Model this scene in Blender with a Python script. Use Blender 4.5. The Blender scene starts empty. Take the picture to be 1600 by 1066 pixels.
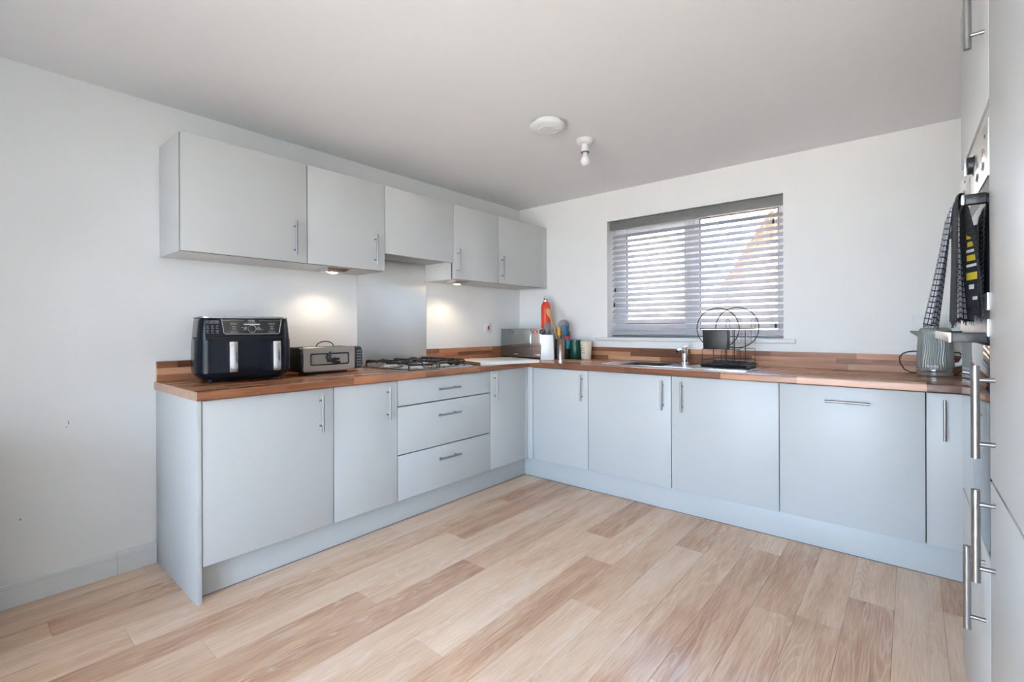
import bpy, bmesh, math, random
from mathutils import Vector, Matrix
S = bpy.context.scene
COL = S.collection
PI = math.pi
sin, cos = math.sin, math.cos

# ------------------------------------------------------------------ camera
yaw, roll = .6997, -.0037
fw = Vector((-sin(yaw), cos(yaw), 0)); r0 = Vector((cos(yaw), sin(yaw), 0)); u0 = Vector((0, 0, 1))
rt = r0*cos(roll)+u0*sin(roll); up = u0*cos(roll)-r0*sin(roll)
cam = bpy.data.cameras.new('camera'); co = bpy.data.objects.new('camera', cam); COL.objects.link(co)
M = Matrix((rt, up, -fw)).transposed().to_4x4(); M.translation = Vector((2.898, -3.510, 1.161))
co.matrix_world = M
cam.sensor_width = 36; cam.lens = 742.4*36/1600; cam.shift_y = -(533-513.04)/1600; cam.clip_start = .02; cam.clip_end = 200
S.camera = co
# ------------------------------------------------------------------ world, light, exposure
S.view_settings.view_transform = 'Standard'; S.view_settings.look = 'None'
S.view_settings.gamma = 1; S.view_settings.use_curve_mapping = False
S.view_settings.exposure = 0.45
W = bpy.data.worlds.new('sky'); S.world = W; W.use_nodes = True
nt = W.node_tree; nt.nodes.clear()
wo = nt.nodes.new('ShaderNodeOutputWorld'); bg = nt.nodes.new('ShaderNodeBackground')
tc = nt.nodes.new('ShaderNodeTexCoord'); sx = nt.nodes.new('ShaderNodeSeparateXYZ'); cr = nt.nodes.new('ShaderNodeValToRGB')
nt.links.new(tc.outputs['Generated'], sx.inputs[0]); nt.links.new(sx.outputs['Z'], cr.inputs[0])
cr.color_ramp.elements[0].position = 0; cr.color_ramp.elements[0].color = (.60, .79, 1, 1)
cr.color_ramp.elements[1].position = 1; cr.color_ramp.elements[1].color = (.34, .57, 1, 1)
nt.links.new(cr.outputs[0], bg.inputs[0]); bg.inputs[1].default_value = 14
nt.links.new(bg.outputs[0], wo.inputs[0])

sun = bpy.data.lights.new('sun', 'SUN'); sun.energy = 72; sun.color = (1, .92, .79); sun.angle = .009
so = bpy.data.objects.new('sun', sun); COL.objects.link(so)
so.rotation_euler = Vector((.04, .50, -.86)).to_track_quat('-Z', 'Y').to_euler()


def portal(name, loc, rot, sx_, sy_):
    l = bpy.data.lights.new(name, 'AREA'); l.shape = 'RECTANGLE'; l.size = sx_; l.size_y = sy_; l.cycles.is_portal = True
    o = bpy.data.objects.new(name, l); o.location = loc; o.rotation_euler = rot; COL.objects.link(o)


portal('window_portal', (1.6, .30, 1.57), (-PI/2, 0, 0), 1.30, .97)
portal('patio_portal', (2.40, -4.94, 1.07), (PI/2, 0, 0), 2.3, 2.12)


def point(name, loc, power, color, size, spot=None, rot=(0, 0, 0)):
    l = bpy.data.lights.new(name, 'SPOT' if spot else 'POINT'); l.energy = power; l.color = color; l.shadow_soft_size = size
    if spot: l.spot_size = spot; l.spot_blend = .6
    o = bpy.data.objects.new(name, l); o.location = loc; o.rotation_euler = rot; COL.objects.link(o); return o


# ------------------------------------------------------------------ materials
def srgb(r, g, b):
    f = lambda c: c/12.92 if c <= .04045 else ((c+.055)/1.055)**2.4
    return (f(r/255), f(g/255), f(b/255), 1)


MATS = {}


def mat(name, col, rough=.5, metal=0, coat=0, emis=None, es=0, trans=0, spec=None, noise=None, bump=None, ior=None, aniso=0):
    """procedural principled material: slight noise in colour and relief"""
    if name in MATS: return MATS[name]
    m = bpy.data.materials.new(name); m.use_nodes = True; t = m.node_tree; p = t.nodes['Principled BSDF']
    p.inputs['Base Color'].default_value = col; p.inputs['Roughness'].default_value = rough; p.inputs['Metallic'].default_value = metal
    p.inputs['Coat Weight'].default_value = coat; p.inputs['Coat Roughness'].default_value = .05
    p.inputs['Transmission Weight'].default_value = trans
    if spec is not None: p.inputs['Specular IOR Level'].default_value = spec
    if ior: p.inputs['IOR'].default_value = ior
    if aniso: p.inputs['Anisotropic'].default_value = aniso
    if emis: p.inputs['Emission Color'].default_value = emis; p.inputs['Emission Strength'].default_value = es
    g = t.nodes.new('ShaderNodeNewGeometry')
    n = t.nodes.new('ShaderNodeTexNoise'); n.inputs['Scale'].default_value = (noise or (6, .03))[0]; n.inputs['Detail'].default_value = 4
    t.links.new(g.outputs['Position'], n.inputs['Vector'])
    amt = (noise or (6, .03))[1]
    mr = t.nodes.new('ShaderNodeMapRange'); mr.inputs[1].default_value = .3; mr.inputs[2].default_value = .7
    mr.inputs[3].default_value = 1-amt; mr.inputs[4].default_value = 1+amt
    t.links.new(n.outputs[0], mr.inputs[0])
    mx = t.nodes.new('ShaderNodeVectorMath'); mx.operation = 'SCALE'; mx.inputs[0].default_value = col[:3]
    t.links.new(mr.outputs[0], mx.inputs['Scale']); t.links.new(mx.outputs[0], p.inputs['Base Color'])
    if bump:
        n2 = t.nodes.new('ShaderNodeTexNoise'); n2.inputs['Scale'].default_value = bump[0]; n2.inputs['Detail'].default_value = 3
        t.links.new(g.outputs['Position'], n2.inputs['Vector'])
        b = t.nodes.new('ShaderNodeBump'); b.inputs['Strength'].default_value = bump[1]; b.inputs['Distance'].default_value = .002
        t.links.new(n2.outputs[0], b.inputs['Height']); t.links.new(b.outputs[0], p.inputs['Normal'])
    MATS[name] = m; return m


def N(t, typ, **k):
    n = t.nodes.new(typ)
    for a, v in k.items(): setattr(n, a, v)
    return n


def wood(name, ramp, along, rough=.4, ring=5.0, fibre=1.0, lines=None, objrand=.5, spec=.5, grain=.25, across=None):
    """grain running along world axis `along` ('X','Y','Z'); colour differs piece by piece (object random)"""
    m = bpy.data.materials.new(name); m.use_nodes = True; t = m.node_tree; p = t.nodes['Principled BSDF']; L = t.links.new
    g = N(t, 'ShaderNodeNewGeometry'); oi = N(t, 'ShaderNodeObjectInfo')
    off = N(t, 'ShaderNodeVectorMath', operation='SCALE'); off.inputs[0].default_value = (37, 53, 71); L(oi.outputs['Random'], off.inputs['Scale'])
    ad = N(t, 'ShaderNodeVectorMath', operation='ADD'); L(g.outputs['Position'], ad.inputs[0]); L(off.outputs[0], ad.inputs[1])
    def mp(s_along, s_ac):
        s = [s_ac]*3; s['XYZ'.index(along)] = s_along
        q = N(t, 'ShaderNodeVectorMath', operation='MULTIPLY'); q.inputs[1].default_value = s; L(ad.outputs[0], q.inputs[0]); return q.outputs[0]
    # growth rings: contour lines of a stretched noise
    n1 = N(t, 'ShaderNodeTexNoise'); n1.inputs['Scale'].default_value = 1; n1.inputs['Detail'].default_value = 2.5; n1.inputs['Roughness'].default_value = .55
    L(mp(.75, 8.5), n1.inputs['Vector'])
    k = N(t, 'ShaderNodeMath', operation='MULTIPLY'); L(n1.outputs[0], k.inputs[0]); k.inputs[1].default_value = ring*2*PI
    sn = N(t, 'ShaderNodeMath', operation='SINE'); L(k.outputs[0], sn.inputs[0])
    nf = N(t, 'ShaderNodeTexNoise'); nf.inputs['Scale'].default_value = 1; nf.inputs['Detail'].default_value = 4; L(mp(9, 260), nf.inputs['Vector'])
    nb = N(t, 'ShaderNodeTexNoise'); nb.inputs['Scale'].default_value = 1; nb.inputs['Detail'].default_value = 4; L(mp(1.6, 14), nb.inputs['Vector'])
    # base tone = random per piece + broad noise + fibre
    a1 = N(t, 'ShaderNodeMath', operation='MULTIPLY_ADD'); L(oi.outputs['Random'], a1.inputs[0]); a1.inputs[1].default_value = objrand; a1.inputs[2].default_value = (1-objrand)/2
    a2 = N(t, 'ShaderNodeMath', operation='MULTIPLY_ADD'); L(nb.outputs[0], a2.inputs[0]); a2.inputs[1].default_value = .9; L(a1.outputs[0], a2.inputs[2])
    a3 = N(t, 'ShaderNodeMath', operation='MULTIPLY_ADD'); L(nf.outputs[0], a3.inputs[0]); a3.inputs[1].default_value = .5*fibre; L(a2.outputs[0], a3.inputs[2])
    a4 = N(t, 'ShaderNodeMath', operation='SUBTRACT'); L(a3.outputs[0], a4.inputs[0]); a4.inputs[1].default_value = .45+.25*fibre
    r = N(t, 'ShaderNodeValToRGB'); els = r.color_ramp.elements
    for i, (ps, c) in enumerate(ramp):
        e = els[i] if i < 2 else els.new(ps)
        e.position = ps; e.color = c
    L(a4.outputs[0], r.inputs[0])
    col = r.outputs[0]
    if lines:
        mrg = N(t, 'ShaderNodeMapRange'); mrg.inputs[1].default_value = .35; mrg.inputs[2].default_value = 1; mrg.inputs[4].default_value = grain; L(sn.outputs[0], mrg.inputs[0])
        # rings stand out only in places
        mk = N(t, 'ShaderNodeTexNoise'); mk.inputs['Scale'].default_value = 1; mk.inputs['Detail'].default_value = 1; L(mp(.9, 5), mk.inputs['Vector'])
        mm = N(t, 'ShaderNodeMapRange'); mm.inputs[1].default_value = .38; mm.inputs[2].default_value = .62; L(mk.outputs[0], mm.inputs[0])
        mu = N(t, 'ShaderNodeMath', operation='MULTIPLY'); L(mrg.outputs[0], mu.inputs[0]); L(mm.outputs[0], mu.inputs[1])
        mix = N(t, 'ShaderNodeMix', data_type='RGBA'); L(mu.outputs[0], mix.inputs[0]); L(col, mix.inputs[6]); mix.inputs[7].default_value = lines
        col = mix.outputs[2]
    L(col, p.inputs['Base Color']); p.inputs['Roughness'].default_value = rough; p.inputs['Specular IOR Level'].default_value = spec
    b = N(t, 'ShaderNodeBump'); b.inputs['Strength'].default_value = .12; b.inputs['Distance'].default_value = .001; L(nf.outputs[0], b.inputs['Height']); L(b.outputs[0], p.inputs['Normal'])
    return m


white_wall = mat('wall_paint', (.895, .89, .865, 1), .85, noise=(2, .015), bump=(260, .05))
ceil_m = mat('ceiling_paint', (.89, .89, .885, 1), .9, noise=(2, .01))
cab = mat('cabinet_grey', srgb(199, 201, 200), .38, noise=(3, .008))
cab_side = mat('cabinet_carcass', srgb(208, 208, 205), .5)
white_pl = mat('white_plastic', (.82, .82, .81, 1), .35)
upvc = mat('window_upvc', (.90, .91, .92, 1), .3)
steel = mat('brushed_steel', (.62, .61, .60, 1), .28, 1, noise=(40, .06))
chrome = mat('chrome', (.80, .80, .80, 1), .08, 1)
handle_m = mat('handle_steel', (.34, .337, .333, 1), .3, 1, noise=(60, .05))
black = mat('black_plastic', (.012, .012, .014, 1), .4)
blackgl = mat('black_gloss', (.008, .008, .010, 1), .08, coat=.5)
navy = mat('fryer_shell', (.006, .008, .013, 1), .24, spec=.22)
ink = mat('white_print', (.7, .7, .7, 1), .5)
skirt_m = mat('skirting_white', (.76, .77, .76, 1), .35)
oak = [wood('oak_plank', [(0, srgb(170, 126, 98)), (.3, srgb(206, 166, 136)), (.6, srgb(226, 193, 164)), (1, srgb(240, 216, 193))], 'Y', .27, 20, 1.4, srgb(250, 236, 220), .5, .45, .24)]
WR = [(0, srgb(92, 56, 38)), (.33, srgb(142, 92, 64)), (.62, srgb(184, 128, 94)), (1, srgb(212, 164, 130))]
walX = wood('walnut_stave_x', WR, 'X', .26, 7, .8, None, .72, .5)
walY = wood('walnut_stave_y', WR, 'Y', .26, 7, .8, None, .72, .5)
walXu = wood('walnut_upstand_x', WR, 'X', .4, 7, .8, None, .9, .4)
walYu = wood('walnut_upstand_y', WR, 'Y', .4, 7, .8, None, .9, .4)


# ------------------------------------------------------------------ mesh builder
class MB:
    def __init__(s): s.v = []; s.f = []
    def box(s, x0, y0, z0, x1, y1, z1):
        n = len(s.v)
        s.v += [(x0, y0, z0), (x1, y0, z0), (x1, y1, z0), (x0, y1, z0), (x0, y0, z1), (x1, y0, z1), (x1, y1, z1), (x0, y1, z1)]
        s.f += [tuple(n+i for i in q) for q in ((3, 2, 1, 0), (4, 5, 6, 7), (0, 1, 5, 4), (1, 2, 6, 5), (2, 3, 7, 6), (3, 0, 4, 7))]
        return s
    def rings(s, rs, cap=True, close=False):
        """loft through equal-length closed rings"""
        n = len(s.v); k = len(rs[0])
        for r in rs: s.v += [tuple(p) for p in r]
        m = len(rs)
        for j in range(m if close else m-1):
            a = n+j*k; b = n+((j+1) % m)*k
            for i in range(k): s.f.append((a+i, a+(i+1) % k, b+(i+1) % k, b+i))
        if cap and not close:
            s.f.append(tuple(n+i for i in reversed(range(k)))); s.f.append(tuple(n+(m-1)*k+i for i in range(k)))
        return s
    def lathe(s, prof, c=(0, 0), seg=32, cap=True):
        return s.rings([[(c[0]+r*cos(2*PI*i/seg), c[1]+r*sin(2*PI*i/seg), z) for i in range(seg)] for r, z in prof], cap)
    def cyl(s, a, b, r, seg=12, r2=None):
        return s.tube([a, b], r, seg, r2=r2)
    def tube(s, path, r, seg=8, closed=False, r2=None):
        P = [Vector(p) for p in path]; rs = []; m = len(P); nrm = None
        for i, p in enumerate(P):
            if closed: d = P[(i+1) % m]-P[i-1]
            else: d = P[min(i+1, m-1)]-P[max(i-1, 0)]
            d.normalize()
            if nrm is None: nrm = d.orthogonal().normalized()
            else: nrm = (nrm-d*nrm.dot(d)).normalized()
            bn = d.cross(nrm); rr = r if r2 is None else r+(r2-r)*i/(m-1)
            rs.append([p+rr*(nrm*cos(2*PI*j/seg)+bn*sin(2*PI*j/seg)) for j in range(seg)])
        return s.rings(rs, True, closed)
    def sheet(s, grid, thick=None):
        """grid[j][i] of points; with thickness -> closed slab along averaged normals"""
        R = len(grid); K = len(grid[0]); n = len(s.v)
        G = [[Vector(p) for p in row] for row in grid]
        if not thick:
            for row in G: s.v += [tuple(p) for p in row]
            for j in range(R-1):
                for i in range(K-1): a = n+j*K+i; s.f.append((a, a+1, a+K+1, a+K))
            return s
        def nm(j, i):
            du = G[j][min(i+1, K-1)]-G[j][max(i-1, 0)]; dv = G[min(j+1, R-1)][i]-G[max(j-1, 0)][i]
            q = du.cross(dv); return q.normalized() if q.length > 1e-9 else Vector((1, 0, 0))
        A = [[G[j][i]+nm(j, i)*thick/2 for i in range(K)] for j in range(R)]
        B = [[G[j][i]-nm(j, i)*thick/2 for i in range(K)] for j in range(R)]
        for row in A+B: s.v += [tuple(p) for p in row]
        o = R*K
        for j in range(R-1):
            for i in range(K-1):
                a = n+j*K+i; s.f.append((a, a+1, a+K+1, a+K)); a += o; s.f.append((a, a+K, a+K+1, a+1))
        ed = [(0, i) for i in range(K)]+[(j, K-1) for j in range(1, R)]+[(R-1, i) for i in range(K-2, -1, -1)]+[(j, 0) for j in range(R-2, 0, -1)]
        for q in range(len(ed)):
            a = n+ed[q][0]*K+ed[q][1]; b2 = ed[(q+1) % len(ed)]; b = n+b2[0]*K+b2[1]; s.f.append((b, a, a+o, b+o))
        return s
    def prism(s, poly, z0, z1):
        return s.rings([[(x, y, z0) for x, y in poly], [(x, y, z1) for x, y in poly]])
    def tf(s, fn): s.v = [tuple(fn(*p)) for p in s.v]; return s
    def build(s, name, m, parent=None, smooth=None, bevel=0, seg=2):
        me = bpy.data.meshes.new(name); me.from_pydata(s.v, [], s.f); me.update()
        b = bmesh.new(); b.from_mesh(me)
        bmesh.ops.recalc_face_normals(b, faces=b.faces)
        if bevel:
            es = [e for e in b.edges if len(e.link_faces) == 2 and e.calc_face_angle(0) > .5]
            bmesh.ops.bevel(b, geom=es, offset=bevel, segments=seg, profile=.5, affect='EDGES', clamp_overlap=True)
        b.to_mesh(me); b.free()
        if smooth or bevel:
            me.shade_smooth(); me.set_sharp_from_angle(angle=smooth or .6)
        me.materials.append(m)
        o = bpy.data.objects.new(name, me); COL.objects.link(o)
        if parent: o.parent = parent
        return o


def B(*a): return MB().box(*a)


def tag(o, label=None, cat=None, group=None, kind=None):
    if label: o['label'] = label
    if cat: o['category'] = cat
    if group: o['group'] = group
    if kind: o['kind'] = kind
    return o


def thing(name, label, cat, loc=(0, 0, 0), rz=0, group=None):
    o = bpy.data.objects.new(name, None); o.location = loc; o.rotation_euler = (0, 0, rz); o.empty_display_size = .05
    COL.objects.link(o); return tag(o, label, cat, group)


def text(name, body, size, m, parent, loc, rot, ext=.0004, align='CENTER'):
    c = bpy.data.curves.new(name, 'FONT'); c.body = body; c.size = size; c.extrude = ext; c.align_x = align; c.resolution_u = 2
    c.materials.append(m); tmp = bpy.data.objects.new(name, c); COL.objects.link(tmp)
    me = bpy.data.meshes.new_from_object(tmp.evaluated_get(bpy.context.evaluated_depsgraph_get()))
    bpy.data.objects.remove(tmp); me.name = name
    o = bpy.data.objects.new(name, me); o.location = loc; o.rotation_euler = rot; COL.objects.link(o); o.parent = parent
    return o


def rrect(w, d, r, n=6, cx=0, cy=0):
    """rounded rectangle outline, counter-clockwise, starting on the front (-y) right corner"""
    pts = []
    for (sx_, sy_, a0) in ((1, -1, -PI/2), (1, 1, 0), (-1, 1, PI/2), (-1, -1, PI)):
        for i in range(n+1):
            a = a0+PI/2*i/n
            pts.append((cx+sx_*(w/2-r)+r*cos(a), cy+sy_*(d/2-r)+r*sin(a)))
    return pts


# ------------------------------------------------------------------ room shell
RX, YB, YF, H = 3.64, .05, -4.9, 2.298
WX0, WX1, WZ0, WZ1 = .945, 2.248, 1.083, 2.05
struct = lambda o: tag(o, kind='structure')
wl_ = struct(B(-.2, YF-.2, -.2, 0, YB+.3, H).build('wall_left', white_wall))
for sy, sz, sl_, sh_ in ((-3.161, .745, .004, .016), (-3.168, .725, .003, .008), (-3.313, .356, .006, .008)):
    B(0, sy-sl_/2, sz-sh_/2, .0004, sy+sl_/2, sz+sh_/2).build('scuff_mark', mat('scuff_grey', (.42, .42, .43, 1), .9), wl_)
struct(B(RX, YF-.2, -.2, RX+.2, YB+.3, H).build('wall_right', white_wall))
mb = MB(); mb.box(0, YB, -.2, WX0, YB+.3, H).box(WX1, YB, -.2, RX, YB+.3, H).box(WX0, YB, -.2, WX1, YB+.3, WZ0-.03).box(WX0, YB, WZ1, WX1, YB+.3, H)
struct(mb.build('wall_back', white_wall))
PX0, PX1, PZ1 = 1.25, 3.55, 2.13
mb = MB(); mb.box(0, YF-.2, -.2, PX0, YF, H).box(PX1, YF-.2, -.2, RX, YF, H).box(PX0, YF-.2, PZ1, PX1, YF, H)
struct(mb.build('wall_front', white_wall))
struct(B(-.2, YF-.2, H, RX+.2, YB+.3, H+.15).build('ceiling', ceil_m))
# floor slab and planks (each plank its own piece)
floor = struct(B(0, YF, -.1, RX, YB, -.012).build('floor', mat('screed', (.05, .045, .04, 1), .9)))
random.seed(7)
PW, PL = .152, 1.22
ends = {-11: -1.84, -9: -1.165, -10: -1.71, -12: -2.345, -15: -1.85, -3: -1.344, -5: -1.272, -4: -.791, -2: -1.308, -1: -1.014, 0: -1.26, -13: -2.9, -14: -1.1, 1: -.9}
k = -19
while 2.84+k*PW < RX:
    x0 = max(2.84+k*PW, 0); x1 = min(2.84+(k+1)*PW, RX)
    if x1-x0 > .005:
        e = ends.get(k, -random.uniform(.1, 1.2))
        while e < YB: e += PL
        while e > YF:
            y1 = min(e, YB); y0 = max(e-PL, YF)
            g, t, q = .0003, .0012, .0008
            X0, X1, Y0, Y1 = x0+g, x1-g, y0+g, y1-g
            if Y1-Y0 > .01:
                mb = MB()
                mb.rings([[(X0, Y0, -.012), (X1, Y0, -.012), (X1, Y1, -.012), (X0, Y1, -.012)], [(X0, Y0, -q), (X1, Y0, -q), (X1, Y1, -q), (X0, Y1, -q)],
                          [(X0+t, Y0+t, 0), (X1-t, Y0+t, 0), (X1-t, Y1-t, 0), (X0+t, Y1-t, 0)]])
                mb.build('plank', oak[0], floor)
            e -= PL
    k += 1
# skirting on the left wall: two lengths meeting at a joint, with a moulded top
def skirting(y0, y1):
    prof = [(0, 0), (.016, 0), (.016, .072), (.0145, .074), (.0145, .077), (.016, .079), (.016, .094), (.008, .102), (0, .104)]
    mb = MB(); mb.rings([[(x, y0, z) for x, z in prof], [(x, y1, z) for x, z in prof]])
    return mb
bl = bpy.data.objects.new('baseboard_left', None); COL.objects.link(bl); struct(bl)
skirting(-2.994, -2.8412).build('skirting_length', skirt_m, bl)
skirting(-4.9, -2.9955).build('skirting_length', skirt_m, bl)
# window: frame, opening sash on the left, fixed pane on the right
wn = bpy.data.objects.new('window_1', None); COL.objects.link(wn); struct(wn)
fy0, fy1 = .20, .27
mb = MB(); a, b_, c, d = WX0, WX1, WZ0, WZ1; t = .055
mb.box(a, fy0, c, a+t, fy1, d).box(b_-t, fy0, c, b_, fy1, d).box(a+t, fy0, c, b_-t, fy1, c+t).box(a+t, fy0, d-t, b_-t, fy1, d).box(1.60, fy0, c+t, 1.655, fy1, d-t)
mb.build('window_frame', upvc, wn, bevel=.004)
mb = MB(); s0, s1, q0, q1, t = a+.045, 1.615, c+.045, d-.045, .065; ya, yb_ = fy0-.018, fy1-.01
mb.box(s0, ya, q0, s0+t, yb_, q1).box(s1-t, ya, q0, s1, yb_, q1).box(s0+t, ya, q0, s1-t, yb_, q0+t).box(s0+t, ya, q1-t, s1-t, yb_, q1)
sash = mb.build('window_sash', upvc, wn, bevel=.005)
mb = MB(); gx0, gx1, gz0, gz1 = s0+t, s1-t, q0+t, q1-t; g = .006
mb.box(gx0, ya+.004, gz0, gx0+g, ya+.02, gz1).box(gx1-g, ya+.004, gz0, gx1, ya+.02, gz1).box(gx0, ya+.004, gz0, gx1, ya+.02, gz0+g).box(gx0, ya+.004, gz1-g, gx1, ya+.02, gz1)
mb.build('gasket', black, sash)
mb = MB(); gx0, gx1, gz0, gz1 = 1.655, b_-.055, c+.055, d-.055
mb.box(gx0, fy0+.004, gz0, gx0+g, fy0+.02, gz1).box(gx1-g, fy0+.004, gz0, gx1, fy0+.02, gz1).box(gx0, fy0+.004, gz0, gx1, fy0+.02, gz0+g).box(gx0, fy0+.004, gz1-g, gx1, fy0+.02, gz1)
mb.build('gasket', black, wn)
# glass (thin)
gl = bpy.data.materials.new('window_glass'); gl.use_nodes = True; t_ = gl.node_tree; t_.nodes.clear()
o_ = t_.nodes.new('ShaderNodeOutputMaterial'); tr = t_.nodes.new('ShaderNodeBsdfTransparent'); gs = t_.nodes.new('ShaderNodeBsdfGlossy'); gs.inputs['Roughness'].default_value = .02
fr = t_.nodes.new('ShaderNodeFresnel'); fr.inputs[0].default_value = 1.45; ms = t_.nodes.new('ShaderNodeMixShader'); tr.inputs[0].default_value = (.96, .965, .965, 1)
t_.links.new(fr.outputs[0], ms.inputs[0]); t_.links.new(tr.outputs[0], ms.inputs[1]); t_.links.new(gs.outputs[0], ms.inputs[2]); t_.links.new(ms.outputs[0], o_.inputs[0])
B(s0+.06, ya+.03, q0+.06, s1-.06, ya+.034, q1-.06).build('pane', gl, sash)
B(1.65, fy0+.03, c+.05, b_-.05, fy0+.034, d-.05).build('pane', gl, wn)
mb = MB(); mb.box(1.565, ya-.02, 1.50, 1.585, ya, 1.62).box(1.568, ya-.04, 1.60, 1.582, ya-.018, 1.615).box(1.568, ya-.045, 1.48, 1.582, ya-.03, 1.615)
mb.build('window_handle', white_pl, sash, bevel=.003)
# sill board
struct(B(.845, .015, WZ0-.03, 2.32, .21, WZ0).build('trim_1', skirt_m, bevel=.006))
# patio door behind the camera
dn = bpy.data.objects.new('door_1', None); COL.objects.link(dn); struct(dn)
for i, (x0, x1) in enumerate(((PX0, 2.40), (2.40, PX1))):
    mb = MB(); t = .08; y0, y1 = YF-.12, YF-.05
    mb.box(x0, y0, 0, x0+t, y1, PZ1).box(x1-t, y0, 0, x1, y1, PZ1).box(x0+t, y0, 0, x1-t, y1, t).box(x0+t, y0, PZ1-t, x1-t, y1, PZ1)
    lf = mb.build('door_leaf', upvc, dn, bevel=.004)
    B(x0+t-.01, y0+.03, t-.01, x1-t+.01, y0+.034, PZ1-t+.01).build('pane', gl, lf)

# low sideboard against the left wall, just outside the frame: added and sized to shade the wall foot and the floor there
t = thing('added_sideboard', 'unseen low dark wood sideboard added against the left wall for its shade', 'added_sideboard', (.28, -3.97, 0))
dkw = mat('added_sideboard_wood', srgb(92, 70, 56), .5, noise=(30, .15))
B(-.26, -.50, .06, .20, .52, .74).build('carcass', dkw, t, bevel=.004)  # carcass, doors and legs of the added sideboard
for i in range(2): B(.2005, -.47+i*.47, .08, .22, -.005+i*.475, .70).build('door', dkw, t, bevel=.003)
for x in (-.17, .16):
    for y in (-.44, .44): MB().lathe([(.015, 0), (.02, .06)], (x, y), 10).build('leg', dkw, t)

# ------------------------------------------------------------------ outside
brick = bpy.data.materials.new('brickwork'); brick.use_nodes = True; t_ = brick.node_tree
bt = t_.nodes.new('ShaderNodeTexBrick'); tcn = t_.nodes.new('ShaderNodeNewGeometry'); sp = t_.nodes.new('ShaderNodeSeparateXYZ'); cb = t_.nodes.new('ShaderNodeCombineXYZ')
t_.links.new(tcn.outputs['Position'], sp.inputs[0]); t_.links.new(sp.outputs['X'], cb.inputs[0]); t_.links.new(sp.outputs['Z'], cb.inputs[1]); t_.links.new(cb.outputs[0], bt.inputs['Vector'])
bt.inputs['Scale'].default_value = 1; bt.inputs['Brick Width'].default_value = .225; bt.inputs['Row Height'].default_value = .075; bt.inputs['Mortar Size'].default_value = .008
bt.inputs['Color1'].default_value = srgb(172, 100, 68); bt.inputs['Color2'].default_value = srgb(154, 84, 58); bt.inputs['Mortar'].default_value = srgb(190, 175, 160)
pb = t_.nodes['Principled BSDF']; t_.links.new(bt.outputs[0], pb.inputs['Base Color']); pb.inputs['Roughness'].default_value = .9
render_m = mat('house_render', srgb(226, 200, 176), .9)
tile_m = mat('roof_tile', srgb(84, 92, 106), .7, noise=(12, .1))
fence_m = mat('fence_wood', srgb(176, 138, 104), .8, noise=(9, .15))
struct(B(-40, YB+.3, -.35, 40, 60, -.15).build('ground', mat('paving', srgb(168, 165, 158), .9, noise=(3, .1))))
struct(B(-40, -60, -.35, 40, YF-.2, -.15).build('patio', mat('patio_slabs', srgb(176, 166, 154), .95, noise=(3, .1))))


def house(name, label, x0, xa, x1, ze, za, y0, y1, wm, rz=0):
    ox, oy, oz = (x1 if rz else (x0+x1)/2), y0, -.15
    t = thing(name, label, 'house', (ox, oy, oz), rz)
    L = lambda x, y, z: (x-ox, y-oy, z-oz)
    pr = [(x0, -.15), (x1, -.15), (x1, ze), (xa, za), (x0, ze)]
    MB().rings([[L(x, y0, z) for x, z in pr], [L(x, y1, z) for x, z in pr]]).build('wall', wm, t)
    for s, xe in ((-1, x0), (1, x1)):
        dx, dz = xe-xa, ze-za; n = Vector((-dz, dx)).normalized()*(-s) if False else Vector((abs(dz), abs(dx))).normalized()
        n = Vector((s*abs(dz), abs(dx))).normalized()*.12
        e = .04
        a1 = (xa, za); b1 = (xe+dx*e, ze+dz*e)
        sec = [a1, b1, (b1[0]+n.x, b1[1]+n.y), (a1[0], a1[1]+.12*math.hypot(dx, dz)/abs(dx))]
        MB().rings([[L(x, y0-.3, z) for x, z in sec], [L(x, y1+.2, z) for x, z in sec]]).build('roof_slope', tile_m, t)
        m2 = Vector((s*abs(dz), abs(dx))).normalized()*.16
        sec = [(a1[0], a1[1]-.25), (b1[0]-m2.x, b1[1]-m2.y), b1, a1]
        MB().rings([[L(x, y0-.33, z) for x, z in sec], [L(x, y0-.29, z) for x, z in sec]]).build('bargeboard', upvc, t)
    return t


hR = house('neighbour_house', 'orange brick house gable filling the right window pane', -1.15, 2.3, 5.8, 1.75, 7.0, 9, 15, brick)
hL = house('neighbour_house', 'pale rendered house gable behind the left window pane', -7.2, -4.2, -1.55, 2.6, 9.4, 9.0, 14, render_m, .45)
for (hx, hz) in ((.2, -.2),):
    pass
mb = MB(); ox, oy = 3.45, 9.2
w1 = B(-.6, -.28, 2.1, .6, -.2, 3.2).build('window_frame', upvc, hR); B(-.52, -.29, 2.18, .52, -.275, 3.12).build('pane', mat('dark_glass', (.03, .04, .05, 1), .05), w1)
w2 = B(-3.4, -.08, 2.4, -2.2, 0, 3.6).build('window_frame', upvc, hL); B(-3.32, -.09, 2.48, -2.28, -.075, 3.52).build('pane', MATS['dark_glass'], w2)
fn = thing('garden_fence', 'pale timber garden fence outside beyond the window', 'fence', (-2, 6, -.15))
random.seed(3)
bd = None
for i in range(46):
    o = B(-.07, 0, 0, .07, .02, 1.75).build('board', fence_m, fn) if bd is None else bd.copy()
    if bd is not None: COL.objects.link(o)
    else: bd = o
    o.location = (-2.2+i*.15, .0+.008*(i % 2), random.uniform(0, .01)); o.parent = fn
B(-2.3, .03, .3, 4.7, .07, .38).build('rail', fence_m, fn); B(-2.3, .03, 1.4, 4.7, .07, 1.48).build('rail', fence_m, fn)

# ------------------------------------------------------------------ kitchen units
# local frame of a unit: x along the run, front at y=0 facing -y, depth +y
PZ, WT0, WT1 = .147, .862, .900


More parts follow.
